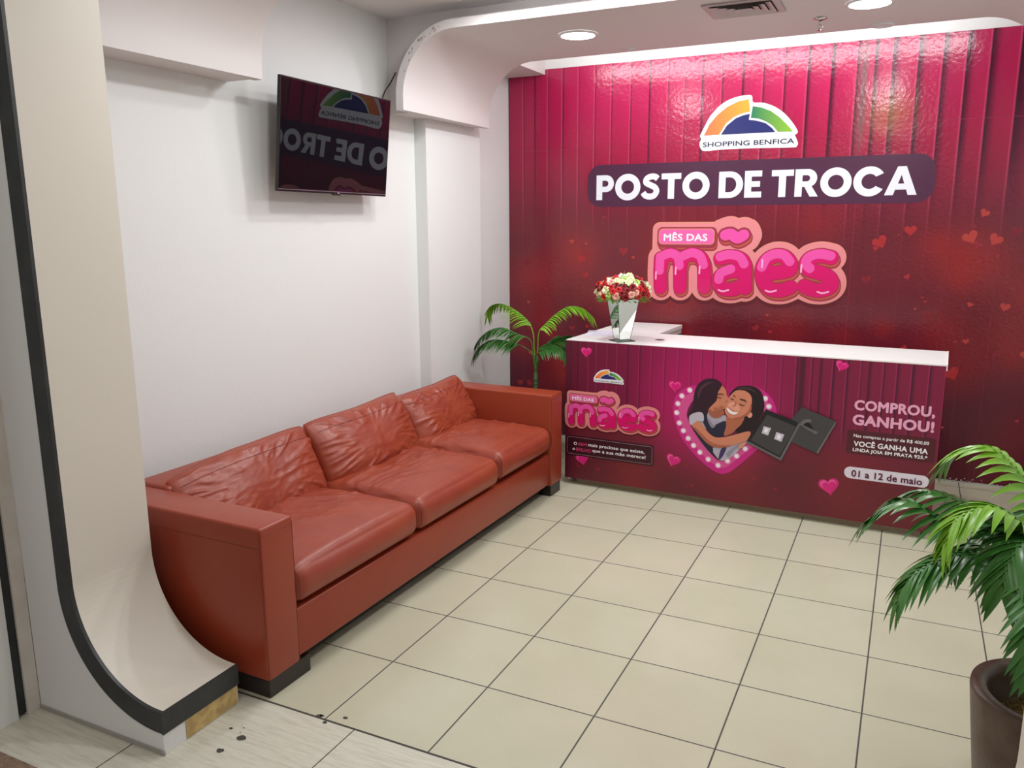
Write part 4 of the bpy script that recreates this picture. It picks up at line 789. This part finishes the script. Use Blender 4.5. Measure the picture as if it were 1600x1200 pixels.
for k in range(150):
    z = 1 - rf.random() * 1.2; rad = math.sqrt(max(0, 1 - z * z)); a = rf.uniform(0, 6.283); d = Vector((rad * math.cos(a), rad * math.sin(a), z))
    c0 = Vector((d.x * .12, d.y * .12, .065 + d.z * .10)); c1 = c0 + d * rf.uniform(.035, .06) + Vector((rf.uniform(-.015, .015), rf.uniform(-.015, .015), rf.uniform(-.015, .01)))
    s = d.cross(Vector((rf.random(), rf.random(), rf.random()))).normalized() * .008
    mid = (c0 + c1) / 2 + d * .003
    V = [bm.verts.new(p) for p in (c0, mid + s, c1, mid - s)]; bm.faces.new(V)
lv = obj('bouquet_leaves', bm, M_leaf1, bq); lv['kind'] = 'stuff'
bm = bmesh.new(); rs = random.Random(2)
for k in range(9): tube(bm, [(rs.uniform(-.012, .012), rs.uniform(-.012, .012), -.10), (rs.uniform(-.03, .03), rs.uniform(-.03, .03), .04), (rs.uniform(-.08, .08), rs.uniform(-.08, .08), .11)], .002, 5)
bmesh.ops.create_uvsphere(bm, u_segments=16, v_segments=10, radius=.06, matrix=Matrix.Translation((0, 0, .115)))
st = obj('stems', bm, mat('stem_green', (.06, .16, .02), .6), bq)
# sheets of paper
x, y = on_desk(0.36 * T, 1.02 * T)
bm = bmesh.new(); box(bm, -.15, .13, -.16, .105, 0, .0012); pp = obj('paper_sheet', bm, mat('lilac_paper', (.74, .74, .84), .6), None, (x - .015, y - .02, DZ + .0006)); pp.rotation_euler = (0, 0, R(16))
tag(pp, 'white and lilac printed paper lying behind the mirrored vase on the desk', 'paper')
bm = bmesh.new()
for k in range(9): box(bm, -.11, .09, -.13 + k * .024, -.122 + k * .024, .0012, .0015)
obj('print_lines', bm, mat('grey_print', (.5, .48, .6), .7), pp)

# ------------------------------------------------------------------ sofa
LE = mat('terracotta_leather', (0.295, 0.043, 0.016), 0.36, spec=0.45, bump=(220, 0.12, 0.0015), var=(5, (0.28, 0.036, 0.016), 0.8), coat=0.04)
LE2 = mat('worn_terracotta_leather', (0.30, 0.049, 0.019), 0.42, spec=0.5, bump=(160, 0.16, 0.002), var=(7, (0.25, 0.034, 0.017), 0.9), coat=0.04)
M_seam = mat('dark_leather_seam', (0.16, 0.018, 0.010), 0.5); M_foot = mat('black_brown_wood', (0.018, 0.013, 0.011), 0.35)
sofa = empty('leather_sofa', (-0.593 * T, -0.984 * T, 0), -0.017)
tag(sofa, 'long three-seat terracotta leather sofa along the white left wall', 'sofa')
SLN, SAW, SH, SZB, SD = 6.277 * T, 0.398 * T, 1.553 * T, 0.165 * T, 2.02 * T
for nm, ya, yb in (('armrest', 0, SAW), ('armrest', SLN - SAW, SLN)):
    bm = bmesh.new(); box(bm, -SD, 0, ya, yb, SZB, SH, 0.012, 4); ar = obj(nm, bm, LE, sofa, smooth=True)
    bm = bmesh.new()
    q = .010
    for y in (ya + q * .25, yb - q * .25):
        tube(bm, [(-SD + .02, y, SH - q * 1.1), (-q, y, SH - q * 1.1)], .0018, 6)
    tube(bm, [(-q * .3, ya + q * .35, SH - .02), (-q * .3, ya + q * .35, SZB + .01)], .0016, 6); tube(bm, [(-q * .3, yb - q * .35, SH - .02), (-q * .3, yb - q * .35, SZB + .01)], .0016, 6)
    tube(bm, [(0.0002, ya + q, SH - .030), (0.0002, yb - q, SH - .030)], .0010, 6)
    yo = ya - .0002 if ya == 0 else yb + .0002
    tube(bm, [(-SD + .02, yo, SH - .075), (-.012, yo, SH - .075)], .0010, 6)
    obj('seam', bm, M_seam, ar)
bm = bmesh.new(); box(bm, -SD, -SD + .2, SAW, SLN - SAW, SZB, SH + .008, .02, 4); obj('back_frame', bm, LE, sofa, smooth=True)
bm = bmesh.new(); box(bm, -SD + .2, -.012, SAW, SLN - SAW, SZB + .012, .655 * T, .008, 3); obj('seat_base', bm, LE, sofa, smooth=True)
for ya, yb in ((.012, .375), (SLN - .375, SLN - .012)):
    pass
for xa, xb in ((-.36, -.008), (-SD + .03, -SD + .3)):
    for ya, yb in ((.008, SAW + .06), (SLN - SAW + .015, SLN - .008)):
        bm = bmesh.new(); box(bm, xa, xb, ya, yb, 0, SZB, .002); obj('foot', bm, M_foot, sofa)
bm = bmesh.new(); box(bm, -SD + .05, -.06, SAW + .07, SLN - SAW - .05, .035, SZB + .014); obj('dust_cover', bm, mat('black_cloth', (.012, .011, .01), .9), sofa)
def fold(p, seed, f=7.0, ax=(1, 1, 1)):
    q = Vector((p.x * ax[0], p.y * ax[1], p.z * ax[2])) * f + Vector((seed * 3.7, seed * 1.3, seed * 2.1))
    n1 = noise.noise(q); n2 = noise.noise(q * 2.3 + Vector((5, 2, 1)))
    r1 = 1 - abs(n1) * 2.2; r2 = 1 - abs(n2) * 2.2
    return max(0, r1) ** 3 * 0.8 + max(0, r2) ** 3 * 0.4
def rbox_mesh(lx, ly, lz, r, nx, ny, nz, disp):
    """rounded cushion box, origin at its centre; disp(p, n) -> offset vector"""
    bm = bmesh.new()
    N = (nx, ny, nz); Lh = (lx / 2, ly / 2, lz / 2); cache = {}
    def vert(i, j, k):
        key = (i, j, k)
        if key in cache: return cache[key]
        p = Vector([(-1 + 2 * t / n) for t, n in zip((i, j, k), N)])
        w_ = Vector([p[d] * Lh[d] for d in range(3)])
        inner = Vector([max(-Lh[d] + r, min(Lh[d] - r, w_[d])) for d in range(3)])
        d = w_ - inner
        if d.length > 1e-9:
            nn = d.normalized(); w2 = inner + nn * r
        else: nn = Vector((0, 0, 1)); w2 = w_
        v = bm.verts.new(disp(w2, nn, p)); cache[key] = v; return v
    def face(a, b, c_, d):
        bm.faces.new((a, b, c_, d))
    for i in range(nx):
        for j in range(ny):
            for k in (0, nz): face(vert(i, j, k), vert(i + 1, j, k), vert(i + 1, j + 1, k), vert(i, j + 1, k))
    for i in range(nx):
        for k in range(nz):
            for j in (0, ny): face(vert(i, j, k), vert(i + 1, j, k), vert(i + 1, j, k + 1), vert(i, j, k + 1))
    for j in range(ny):
        for k in range(nz):
            for i in (0, nx): face(vert(i, j, k), vert(i, j + 1, k), vert(i, j + 1, k + 1), vert(i, j, k + 1))
    return bm
# seat cushions
edges_s = [(.405, 2.352), (2.37, 4.247), (4.265, 5.87)]
for ci, (s0, s1) in enumerate(edges_s):
    ly = (s1 - s0) * T; lx = .80; lz = .145
    def disp(w_, nn, p, ci=ci, lx=lx, ly=ly):
        u, v = p.x, p.y
        crown = (1 - u ** 4) * (1 - abs(v) ** 3)
        top = max(0, p.z)
        z = w_.z + top * (crown * .036 + .006) 
        x = w_.x + (.014 * (1 - v ** 4) * (1 - abs(p.z)) if p.x > .9 else 0)
        # sitting hollow and radiating creases
        g = math.exp(-((u + .05) ** 2 * 3 + (v) ** 2 * 3)); z -= top * g * .014
        # sag toward the front edge
        f_ = fold(Vector((w_.x, w_.y, 0)), ci + 1, 5.5, (2.2, .7, 1)) if ci else fold(Vector((w_.x + .3 * w_.y, w_.y - .3 * w_.x, 0)), 4, 4.0, (1.1, 1.5, 1))
        a_ = .0125 * top * (1 - sstep(.86, 1.0, abs(v))) * (.15 + .85 * sstep(.95, .2, abs(u + .1)))
        z += a_ * f_
        y = w_.y + (0.004 * math.sin(w_.x * 30 + ci) if abs(p.y) > .97 else 0)
        return Vector((x, y, z))
    bm = rbox_mesh(lx, ly, lz, .05, 90, 84, 16, disp)
    cu = obj('seat_cushion', bm, LE2, sofa, smooth=True); cu.location = (-lx / 2 + .006, (s0 + s1) / 2 * T, .300 + lz / 2 - .012 + (.012 if ci == 2 else 0))
    bm = bmesh.new()
    for sy in (-1, 1):
        yy = sy * (ly / 2 - .007)
        tube(bm, [(lx / 2 - .02, yy, lz / 2 - .005), (lx / 2 - .006, yy, lz / 2 - .02), (lx / 2 + .0005, yy, lz / 2 - .045), (lx / 2 + .0005, yy, -lz / 2 + .03)], .0016, 6)
    obj('seam', bm, M_seam, cu)
# back cushions: soft pillows with pointed corners, leaning on the back frame
def pillow(ly, lz, th, seed, droop=(0, 0, 0, 0)):
    bm = bmesh.new(); n = 88; m_ = 64; grid = {}
    for side in (0, 1):
        for i in range(n + 1):
            for j in range(m_ + 1):
                edge = i in (0, n) or j in (0, m_)
                if side == 1 and edge: grid[1, i, j] = grid[0, i, j]; continue
                u = -1 + 2 * i / n; v = -1 + 2 * j / m_
                y = u * ly / 2 * (1 - .035 * v ** 6 - .012 * (1 - v * v)); z = v * lz / 2 * (1 - .07 * u ** 6 - .015 * (1 - u * u))
                # corner droops: (bottom-left, bottom-right, top-left, top-right)
                z += droop[2] * max(0, v) * max(0, -u) ** 1.5 + droop[3] * max(0, v) * max(0, u) ** 1.5 + droop[0] * max(0, -v) * max(0, -u) + droop[1] * max(0, -v) * max(0, u)
                h = (max(0, 1 - abs(u) ** 3.4) * max(0, 1 - abs(v) ** 2.6)) ** .44
                h *= (1 - .22 * v)                     # filling slumps to the bottom
                x = th * .5 * h
                if side == 0:
                    ed = max(abs(u), abs(v))
                    # creases running in from the edges
                    ang = math.atan2(v, u)
                    q = Vector((ang * 2.6, ed * 1.0, seed * 2.0)); f1 = max(0, 1 - abs(noise.noise(q * 1.7)) * 2.6) ** 2
                    f2 = fold(Vector((0, y, z)), seed, 8.0, (1, 1.0, 1.5)); f3 = fold(Vector((0, y + z * .8, z - y * .3)), seed + 5, 5.0, (1, .8, 2.2))
                    x += .009 * f1 * sstep(.35, .7, ed) * (1 - sstep(.88, 1.0, ed)) + (.0030 * f2 + .0075 * f3 * (.3 + 1.4 * max(0, noise.noise(Vector((y * 3, z * 3, seed + 4)))))) * (1 - sstep(.75, 1.0, ed))
                    x += .018 * noise.noise(Vector((y * 4, z * 5, seed))) * (1 - sstep(.7, 1, ed))
                    grid[0, i, j] = bm.verts.new((x if not edge else 0, y, z))
                else: grid[1, i, j] = bm.verts.new((-x * .75, y, z))
    for side in (0, 1):
        for i in range(n):
            for j in range(m_):
                bm.faces.new((grid[side, i, j], grid[side, i + 1, j], grid[side, i + 1, j + 1], grid[side, i, j + 1]))
    edge_pts = [grid[0, i, 0].co.copy() for i in range(n + 1)] + [grid[0, n, j].co.copy() for j in range(m_ + 1)] + [grid[0, i, m_].co.copy() for i in range(n, -1, -1)] + [grid[0, 0, j].co.copy() for j in range(m_, -1, -1)]
    g2 = [grid[0, i, int(m_ * .84)].co.copy() for i in range(4, n - 3)]
    return bm, edge_pts, g2
BC = [(.42, 2.44, .86, 0.370, .18, (0, 0, -.035, .012), 1), (2.43, 4.36, 1.02, .375, .215, (0, .0, .006, .022), 2), (4.34, 5.98, 1.02, .355, .20, (0, 0, -.012, .024), 3)]
for s0, s1, zlo, hgt, th, dr, seed in BC:
    bm, ep, ep2 = pillow((s1 - s0) * T * 1.0, hgt, th, seed, dr)
    cu = obj('back_cushion', bm, LE2, sofa, smooth=True)
    cu.location = (-.625, (s0 + s1) / 2 * T, .545 + (.005 if seed == 2 else 0)); cu.rotation_euler = (0, R(-24), 0)
    bm = bmesh.new(); tube(bm, [p + Vector((.001, 0, 0)) for p in ep[::3]], .0028, 6); obj('piping', bm, LE, cu, smooth=True)
    bm = bmesh.new(); tube(bm, [p + Vector((.0008, 0, 0)) for p in ep2], .0013, 5); obj('gusset_seam', bm, M_seam, cu)

# ------------------------------------------------------------------ television
tv = empty('television', (-2.36 * T, 2.60 * T, 5.0 * T))
tag(tv, 'black flat-screen television tilted forward on a bracket high on the left wall', 'television')
TVC = Vector((-2.455 * T, 2.735 * T, 5.018 * T))
nrm = Vector((0.9941, 0.006, -0.1046)).normalized(); ax_ = Vector((0.0246, 0.9997, -0.0081)).normalized(); up_ = nrm.cross(ax_).normalized(); ax_ = up_.cross(nrm).normalized()
tv.matrix_world = Matrix((nrm, ax_, up_)).transposed().to_4x4(); tv.location = TVC
W_, H_ = 2.175 * T, 1.265 * T
M_bez = mat('glossy_black_plastic', (0.008, 0.008, 0.009), 0.22); M_scr = mat('dark_screen_glass', (0.004, 0.004, 0.006), 0.012, spec=0.34)
M_scr.node_tree.nodes['Principled BSDF'].inputs['Coat Roughness'].default_value = 0.01
M_scr.node_tree.nodes['Principled BSDF'].inputs['Coat IOR'].default_value = 1.9
M_scr.node_tree.nodes['Principled BSDF'].inputs['IOR'].default_value = 1.5
bm = bmesh.new(); box(bm, -.018, 0, -W_ / 2, W_ / 2, -H_ / 2, H_ / 2, .003); box(bm, -.024, -.018, -W_ / 2 + .02, W_ / 2 - .06, -H_ / 2 + .012, H_ / 2 - .12, .003); obj('housing', bm, M_bez, tv)
bm = bmesh.new(); box(bm, 0, .0008, -W_ / 2 + .009, W_ / 2 - .009, -H_ / 2 + .018, H_ / 2 - .009); obj('screen', bm, M_scr, tv)
bm = bmesh.new(); box(bm, 0.0, .0015, -W_ / 2 + .004, W_ / 2 - .004, -H_ / 2 + .010, -H_ / 2 + .013); obj('trim_line', bm, mat('grey_line', (.25, .25, .27), .3, .5), tv)
bm = bmesh.new(); box(bm, -.01, .003, -.03, .03, -H_ / 2 - .007, -H_ / 2 + .002, .002); obj('sensor_foot', bm, M_bez, tv)
me = text_mesh('TCL', 0.006, .022, -H_ / 2 + .003, .006, .02, 0.0)
for v in me.vertices: v.co = (.0012, v.co.x, v.co.y)
obj('brand_lettering', me, mat('tv_lettering', (.75, .75, .75), .4), tv)
bm = bmesh.new(); box(bm, -.046, -.024, -.2, -.17, .02, .24); box(bm, -.046, -.024, .12, .15, .02, .24); obj('mount_rail', bm, M_bez, tv)
bm = bmesh.new(); box(bm, -.060, -.046, -.21, .16, .05, .10); obj('mount_bar', bm, M_bez, tv)
# cable from the television up to the ceiling edge
bm = bmesh.new(); pts = catmull([(TVC.x - .015, TVC.y + .40, TVC.z + .20), (XL + .04, 4.14 * T, 5.80 * T), (XL + .045, 4.28 * T, 5.95 * T), (XL + .06, 4.37 * T, 6.10 * T)], 8); tube(bm, pts, .004, 8)
cb = obj('television_cable', bm, M_black); tag(cb, 'black cable running from the television up to the rounded ceiling shoulder', 'cable')

# ------------------------------------------------------------------ ceiling fittings
M_glow = mat('lit_diffuser', (.9, .9, .9), .4, emit=(1, .99, 1), emit_s=9.0); M_ring = mat('white_ring', (.78, .77, .78), .35)
LBL = ['round recessed downlight above the sofa end and the television', 'round recessed downlight beside the air vent and the sprinkler', 'round recessed downlight in the front ceiling, left', 'round recessed downlight in the front ceiling, right']
for i, (x, y) in enumerate(DOWNLIGHTS):
    d = empty('ceiling_downlight', (x, y, ZD - .0005)); tag(d, LBL[i], 'ceiling light', 'round downlights')
    bm = bmesh.new(); lathe(bm, [(.112, 0), (.113, -.003), (.100, -.010), (.095, -.008)], 48); obj('ring', bm, M_ring, d, smooth=True)
    bm = bmesh.new(); lathe(bm, [(0.0005, -.0125), (.06, -.012), (.097, -.0085)], 48); obj('diffuser', bm, M_glow, d, smooth=True)
# tube and small downlights in the bay between the two dropped ceilings
tl = empty('tube_light', (1.54 * T, 3.5 * T, ZM)); tag(tl, 'white fluorescent batten on the raised ceiling above the sofa', 'tube light')
bm = bmesh.new(); box(bm, -1.15, 1.15, -.03, .03, -.03, 0, .004); obj('batten', bm, M_ring, tl)
bm = bmesh.new(); tube(bm, [(-1.13, 0, -.044), (1.13, 0, -.044)], .012, 12); obj('lamp_tube', bm, M_glow, tl)
for i, (x, y) in enumerate(BAY_LIGHTS):
    d = empty('ceiling_downlight', (x, y, ZM - .0005)); tag(d, ['small round downlight in the raised ceiling above the television', 'small round downlight in the raised ceiling on the right'][i], 'ceiling light', 'round downlights')
    bm = bmesh.new(); lathe(bm, [(.075, 0), (.076, -.003), (.066, -.010), (.062, -.008)], 40); obj('ring', bm, M_ring, d, smooth=True)
    bm = bmesh.new(); lathe(bm, [(0.0005, -.0125), (.04, -.012), (.064, -.0085)], 40); obj('diffuser', bm, M_glow, d, smooth=True)
# air vent
vt = empty('air_vent', (2.04 * T, 4.70 * T, ZD - .0005)); tag(vt, 'square grey louvred air diffuser in the ceiling', 'air vent')
M_vent = mat('grey_vent_metal', (.52, .47, .46), .45, .2); M_vd = mat('vent_shadow', (.03, .03, .03), .9)
def sq(bm, r0, z0, r1, z1, cx=0, cy=0):
    A = [bm.verts.new((cx + sx * r0, cy + sy * r0 * .82, z0)) for sx, sy in ((-1, -1), (1, -1), (1, 1), (-1, 1))]
    B = [bm.verts.new((cx + sx * r1, cy + sy * r1 * .82, z1)) for sx, sy in ((-1, -1), (1, -1), (1, 1), (-1, 1))]
    for i in range(4): bm.faces.new((A[i], A[(i + 1) % 4], B[(i + 1) % 4], B[i]))
bm = bmesh.new(); sq(bm, .178, 0, .182, -.008); sq(bm, .182, -.008, .150, -.010); sq(bm, .150, -.010, .146, -.001); obj('frame', bm, M_vent, vt)
for k in range(4):
    bm = bmesh.new(); r = .142 - k * .034; sq(bm, r, -.014, r - .030, -.002); sq(bm, r - .030, -.002, r - .032, -.004); sq(bm, r - .032, -.004, r + .004, -.016); sq(bm, r + .004, -.016, r, -.014)
    obj('louvre', bm, M_vent, vt)
bm = bmesh.new(); A = [bm.verts.new((sx * .150, sy * .150 * .82, -.0006)) for sx, sy in ((-1, -1), (1, -1), (1, 1), (-1, 1))]; bm.faces.new(A); obj('duct_opening', bm, M_vd, vt)
# sprinkler
sp_ = empty('fire_sprinkler', (2.80 * T, 5.66 * T, ZD - .0005)); tag(sp_, 'small chrome fire sprinkler hanging from the ceiling', 'sprinkler')
M_chr = mat('chrome', (.65, .63, .62), .2, 1.0)
bm = bmesh.new(); lathe(bm, [(.0005, -.001), (.034, -.001), (.036, -.004), (.012, -.012)], 32); obj('escutcheon', bm, M_chr, sp_, smooth=True)
bm = bmesh.new(); tube(bm, [(0, 0, -.01), (0, 0, -.03)], .007, 12)
for s in (-1, 1): tube(bm, catmull([(s * .004, 0, -.028), (s * .013, 0, -.036), (s * .011, 0, -.050), (0, 0, -.058)], 5), .0022, 6)
tube(bm, [(0, 0, -.03), (0, 0, -.056)], .0025, 6); obj('frame_arms', bm, M_chr, sp_, smooth=True)
bm = bmesh.new(); lathe(bm, [(.0005, -.060), (.014, -.060), (.014, -.0615), (.0005, -.0615)], 20); obj('deflector', bm, M_chr, sp_)
# ceiling ring behind and lifted cap
for (x, y, lab, r) in ((3.48, 6.40, 'white round ceiling disc near the mural, right of the sprinkler', .062), (.15, 6.31, 'small white ceiling disc near the mural, between left downlight and air vent', .03)):
    d = empty('ceiling_disc', (x * T, y * T, ZD - .0005)); tag(d, lab, 'ceiling disc')
    bm = bmesh.new(); lathe(bm, [(r, 0), (r, -.006), (r * .72, -.011), (r * .70, -.006), (.0005, -.006)], 36); obj('rim', bm, M_ring, d, smooth=True)

# ------------------------------------------------------------------ palms
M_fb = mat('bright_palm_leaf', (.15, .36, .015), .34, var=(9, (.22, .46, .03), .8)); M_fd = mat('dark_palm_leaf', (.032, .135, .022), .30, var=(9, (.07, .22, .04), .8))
M_stemb = mat('palm_stalk', (.20, .32, .05), .5); M_trunk = mat('palm_trunk', (.035, .075, .018), .6, bump=(50, .5, .01))
def frond(name, pts, parent, origin, m, leaf, n, wd, seed, droop=.55, bare=.22, hang=0.0):
    rn = random.Random(seed); P = [p - origin for p in catmull(pts, 10)]
    bm = bmesh.new(); tube(bm, P, .0042, 6, .0012)
    Ls = [0.0]
    for a, b in zip(P, P[1:]): Ls.append(Ls[-1] + (b - a).length)
    tot = Ls[-1]
    def at(s):
        s = max(0, min(tot, s)); i = 0
        while i < len(Ls) - 2 and Ls[i + 1] < s: i += 1
        k = (s - Ls[i]) / max(1e-9, Ls[i + 1] - Ls[i]); return P[i].lerp(P[i + 1], k), (P[i + 1] - P[i]).normalized()
    for k in range(n):
        t = bare + (1 - bare) * k / (n - 1); p, tg = at(t * tot)
        sd = tg.cross(Vector((0, 0, 1)));
        if sd.length < .05: sd = Vector((1, 0, 0))
        sd.normalize(); nu = sd.cross(tg).normalized()
        ll = leaf * (math.sin(math.pi * min(1, .22 + .78 * t * .93)) ** .55 * .85 + .22) * rn.uniform(.9, 1.08)
        for s in (-1, 1):
            fwd = .45 + .9 * t ** 2
            d = (sd * s * (.95 - .35 * hang) + tg * fwd + nu * (.22 - .75 * hang) + Vector((rn.uniform(-.1, .1), rn.uniform(-.1, .1), rn.uniform(-.08, .08)))).normalized()
            pr = None; M_ = 6
            wv = d.cross(nu).normalized()
            for q in range(M_ + 1):
                u = q / M_
                c0 = p + d * ll * u + Vector((0, 0, -1)) * ll * droop * u * u
                hw = wd * .5 * (math.sin(math.pi * (u * .86 + .14) ** .8) ** .8 if u < 1 else 0.02)
                fold_ = nu * hw * .35
                cur = [bm.verts.new(c0 - wv * hw + fold_), bm.verts.new(c0), bm.verts.new(c0 + wv * hw + fold_)]
                if pr:
                    bm.faces.new((pr[0], pr[1], cur[1], cur[0])); bm.faces.new((pr[1], pr[2], cur[2], cur[1]))
                pr = cur
    o = obj(name, bm, [m], parent, smooth=True)
    return o
def palm(name, label, cat, ax, fr, crown_z, pot_r, pot_h, leaf, wd, extra, moss_z, trunk_r, seed, n_, hang, bare):
    root = empty(name, (ax[0], ax[1], 0)); tag(root, label, cat, 'artificial areca palms in brown planters')
    O = Vector((ax[0], ax[1], 0))
    bm = bmesh.new(); rb = pot_r * .74
    lathe(bm, [(0.001, 0), (rb, 0), (pot_r * .93, pot_h * .72), (pot_r * .995, pot_h * .97), (pot_r * .985, pot_h), (pot_r * .80, pot_h - .004), (pot_r * .76, pot_h - .02), (pot_r * .70, pot_h - .12), (0.001, pot_h - .12)], 72)
    obj('planter', bm, M_pot, root, smooth=True)
    bm = bmesh.new(); rn = random.Random(seed)
    lathe(bm, [(pot_r * .72, moss_z - .02), (pot_r * .5, moss_z), (0.001, moss_z + .01)], 40)
    for v in bm.verts: v.co.z += .012 * noise.noise(v.co * 40)
    for k in range(130):
        a = rn.uniform(0, 6.283); r = pot_r * .66 * rn.random() ** .5; x, y = r * math.cos(a), r * math.sin(a); b2 = rn.uniform(0, 6.283); l = rn.uniform(.02, .05)
        tube(bm, catmull([(x, y, moss_z), (x + l * .4 * math.cos(b2), y + l * .4 * math.sin(b2), moss_z + rn.uniform(.01, .03)), (x + l * math.cos(b2 + .8), y + l * math.sin(b2 + .8), moss_z + .002)], 3), .0014, 4)
    ms = obj('dry_moss', bm, M_moss, root); ms['kind'] = 'stuff'
    bm = bmesh.new(); tube(bm, [(0, 0, moss_z - .02), (.004, 0, (moss_z + crown_z) / 2), (0, 0, crown_z)], trunk_r, 14, trunk_r * .9)
    k = moss_z
    while k < crown_z - .03:
        lathe(bm, [(trunk_r * 1.0, k), (trunk_r * 1.18, k + .018), (trunk_r * .9, k + .022)], 14); k += .03
    obj('trunk', bm, M_trunk, root, smooth=True)
    i = 0
    for kind, pts in fr:
        # stalk runs down to the trunk top
        P = [Vector((ax[0], ax[1], crown_z - .02)), Vector((ax[0] + (pts[0][0] - ax[0]) * .55, ax[1] + (pts[0][1] - ax[1]) * .55, crown_z + (pts[0][2] - crown_z) * .55))] + [Vector(p) for p in pts]
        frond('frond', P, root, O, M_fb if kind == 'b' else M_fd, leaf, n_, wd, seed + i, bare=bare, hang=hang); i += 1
    for kind, az, up, ln in extra:
        d = Vector((math.cos(R(az)), math.sin(R(az)), 0)); z0 = Vector((ax[0], ax[1], crown_z - .02))
        P = [z0, z0 + d * .03 + Vector((0, 0, .12)), z0 + d * ln * .3 + Vector((0, 0, .12 + up * .65)), z0 + d * ln * .65 + Vector((0, 0, .12 + up)), z0 + d * ln * .9 + Vector((0, 0, .10 + up * .8)), z0 + d * ln * 1.05 + Vector((0, 0, .02 + up * .5))]
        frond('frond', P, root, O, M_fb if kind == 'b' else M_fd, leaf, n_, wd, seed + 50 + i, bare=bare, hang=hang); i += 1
    return root
M_pot = mat('brown_resin_planter', (.085, .045, .030), .42, var=(14, (.13, .085, .062), 1.0), bump=(70, .3, .003)); M_moss = mat('dry_moss', (.26, .17, .05), .9, var=(60, (.12, .07, .02), 1.0))
palm('potted_palm', 'artificial palm standing between the far end of the sofa and the desk', 'potted plant', (-1.42 * T, 6.4 * T), FAR_FRONDS, .66, .16, .42, .115, .015, [('d', 60, .14, .30)], .36, .017, 100, 28, .70, .42)
palm('potted_palm', 'artificial palm in a brown resin planter at the right front pier', 'potted plant', (5.09 * T, -.13 * T), NEAR_FRONDS, .66, .1924, 1.1 * T, .130, .025,
     [('b', 60, .20, .42), ('d', 20, .10, .30), ('d', 100, .12, .38), ('d', 255, .10, .34), ('b', 285, .22, .32), ('d', 130, .02, .36)], 1.1 * T - .085, .02, 300, 20, .25, .27)
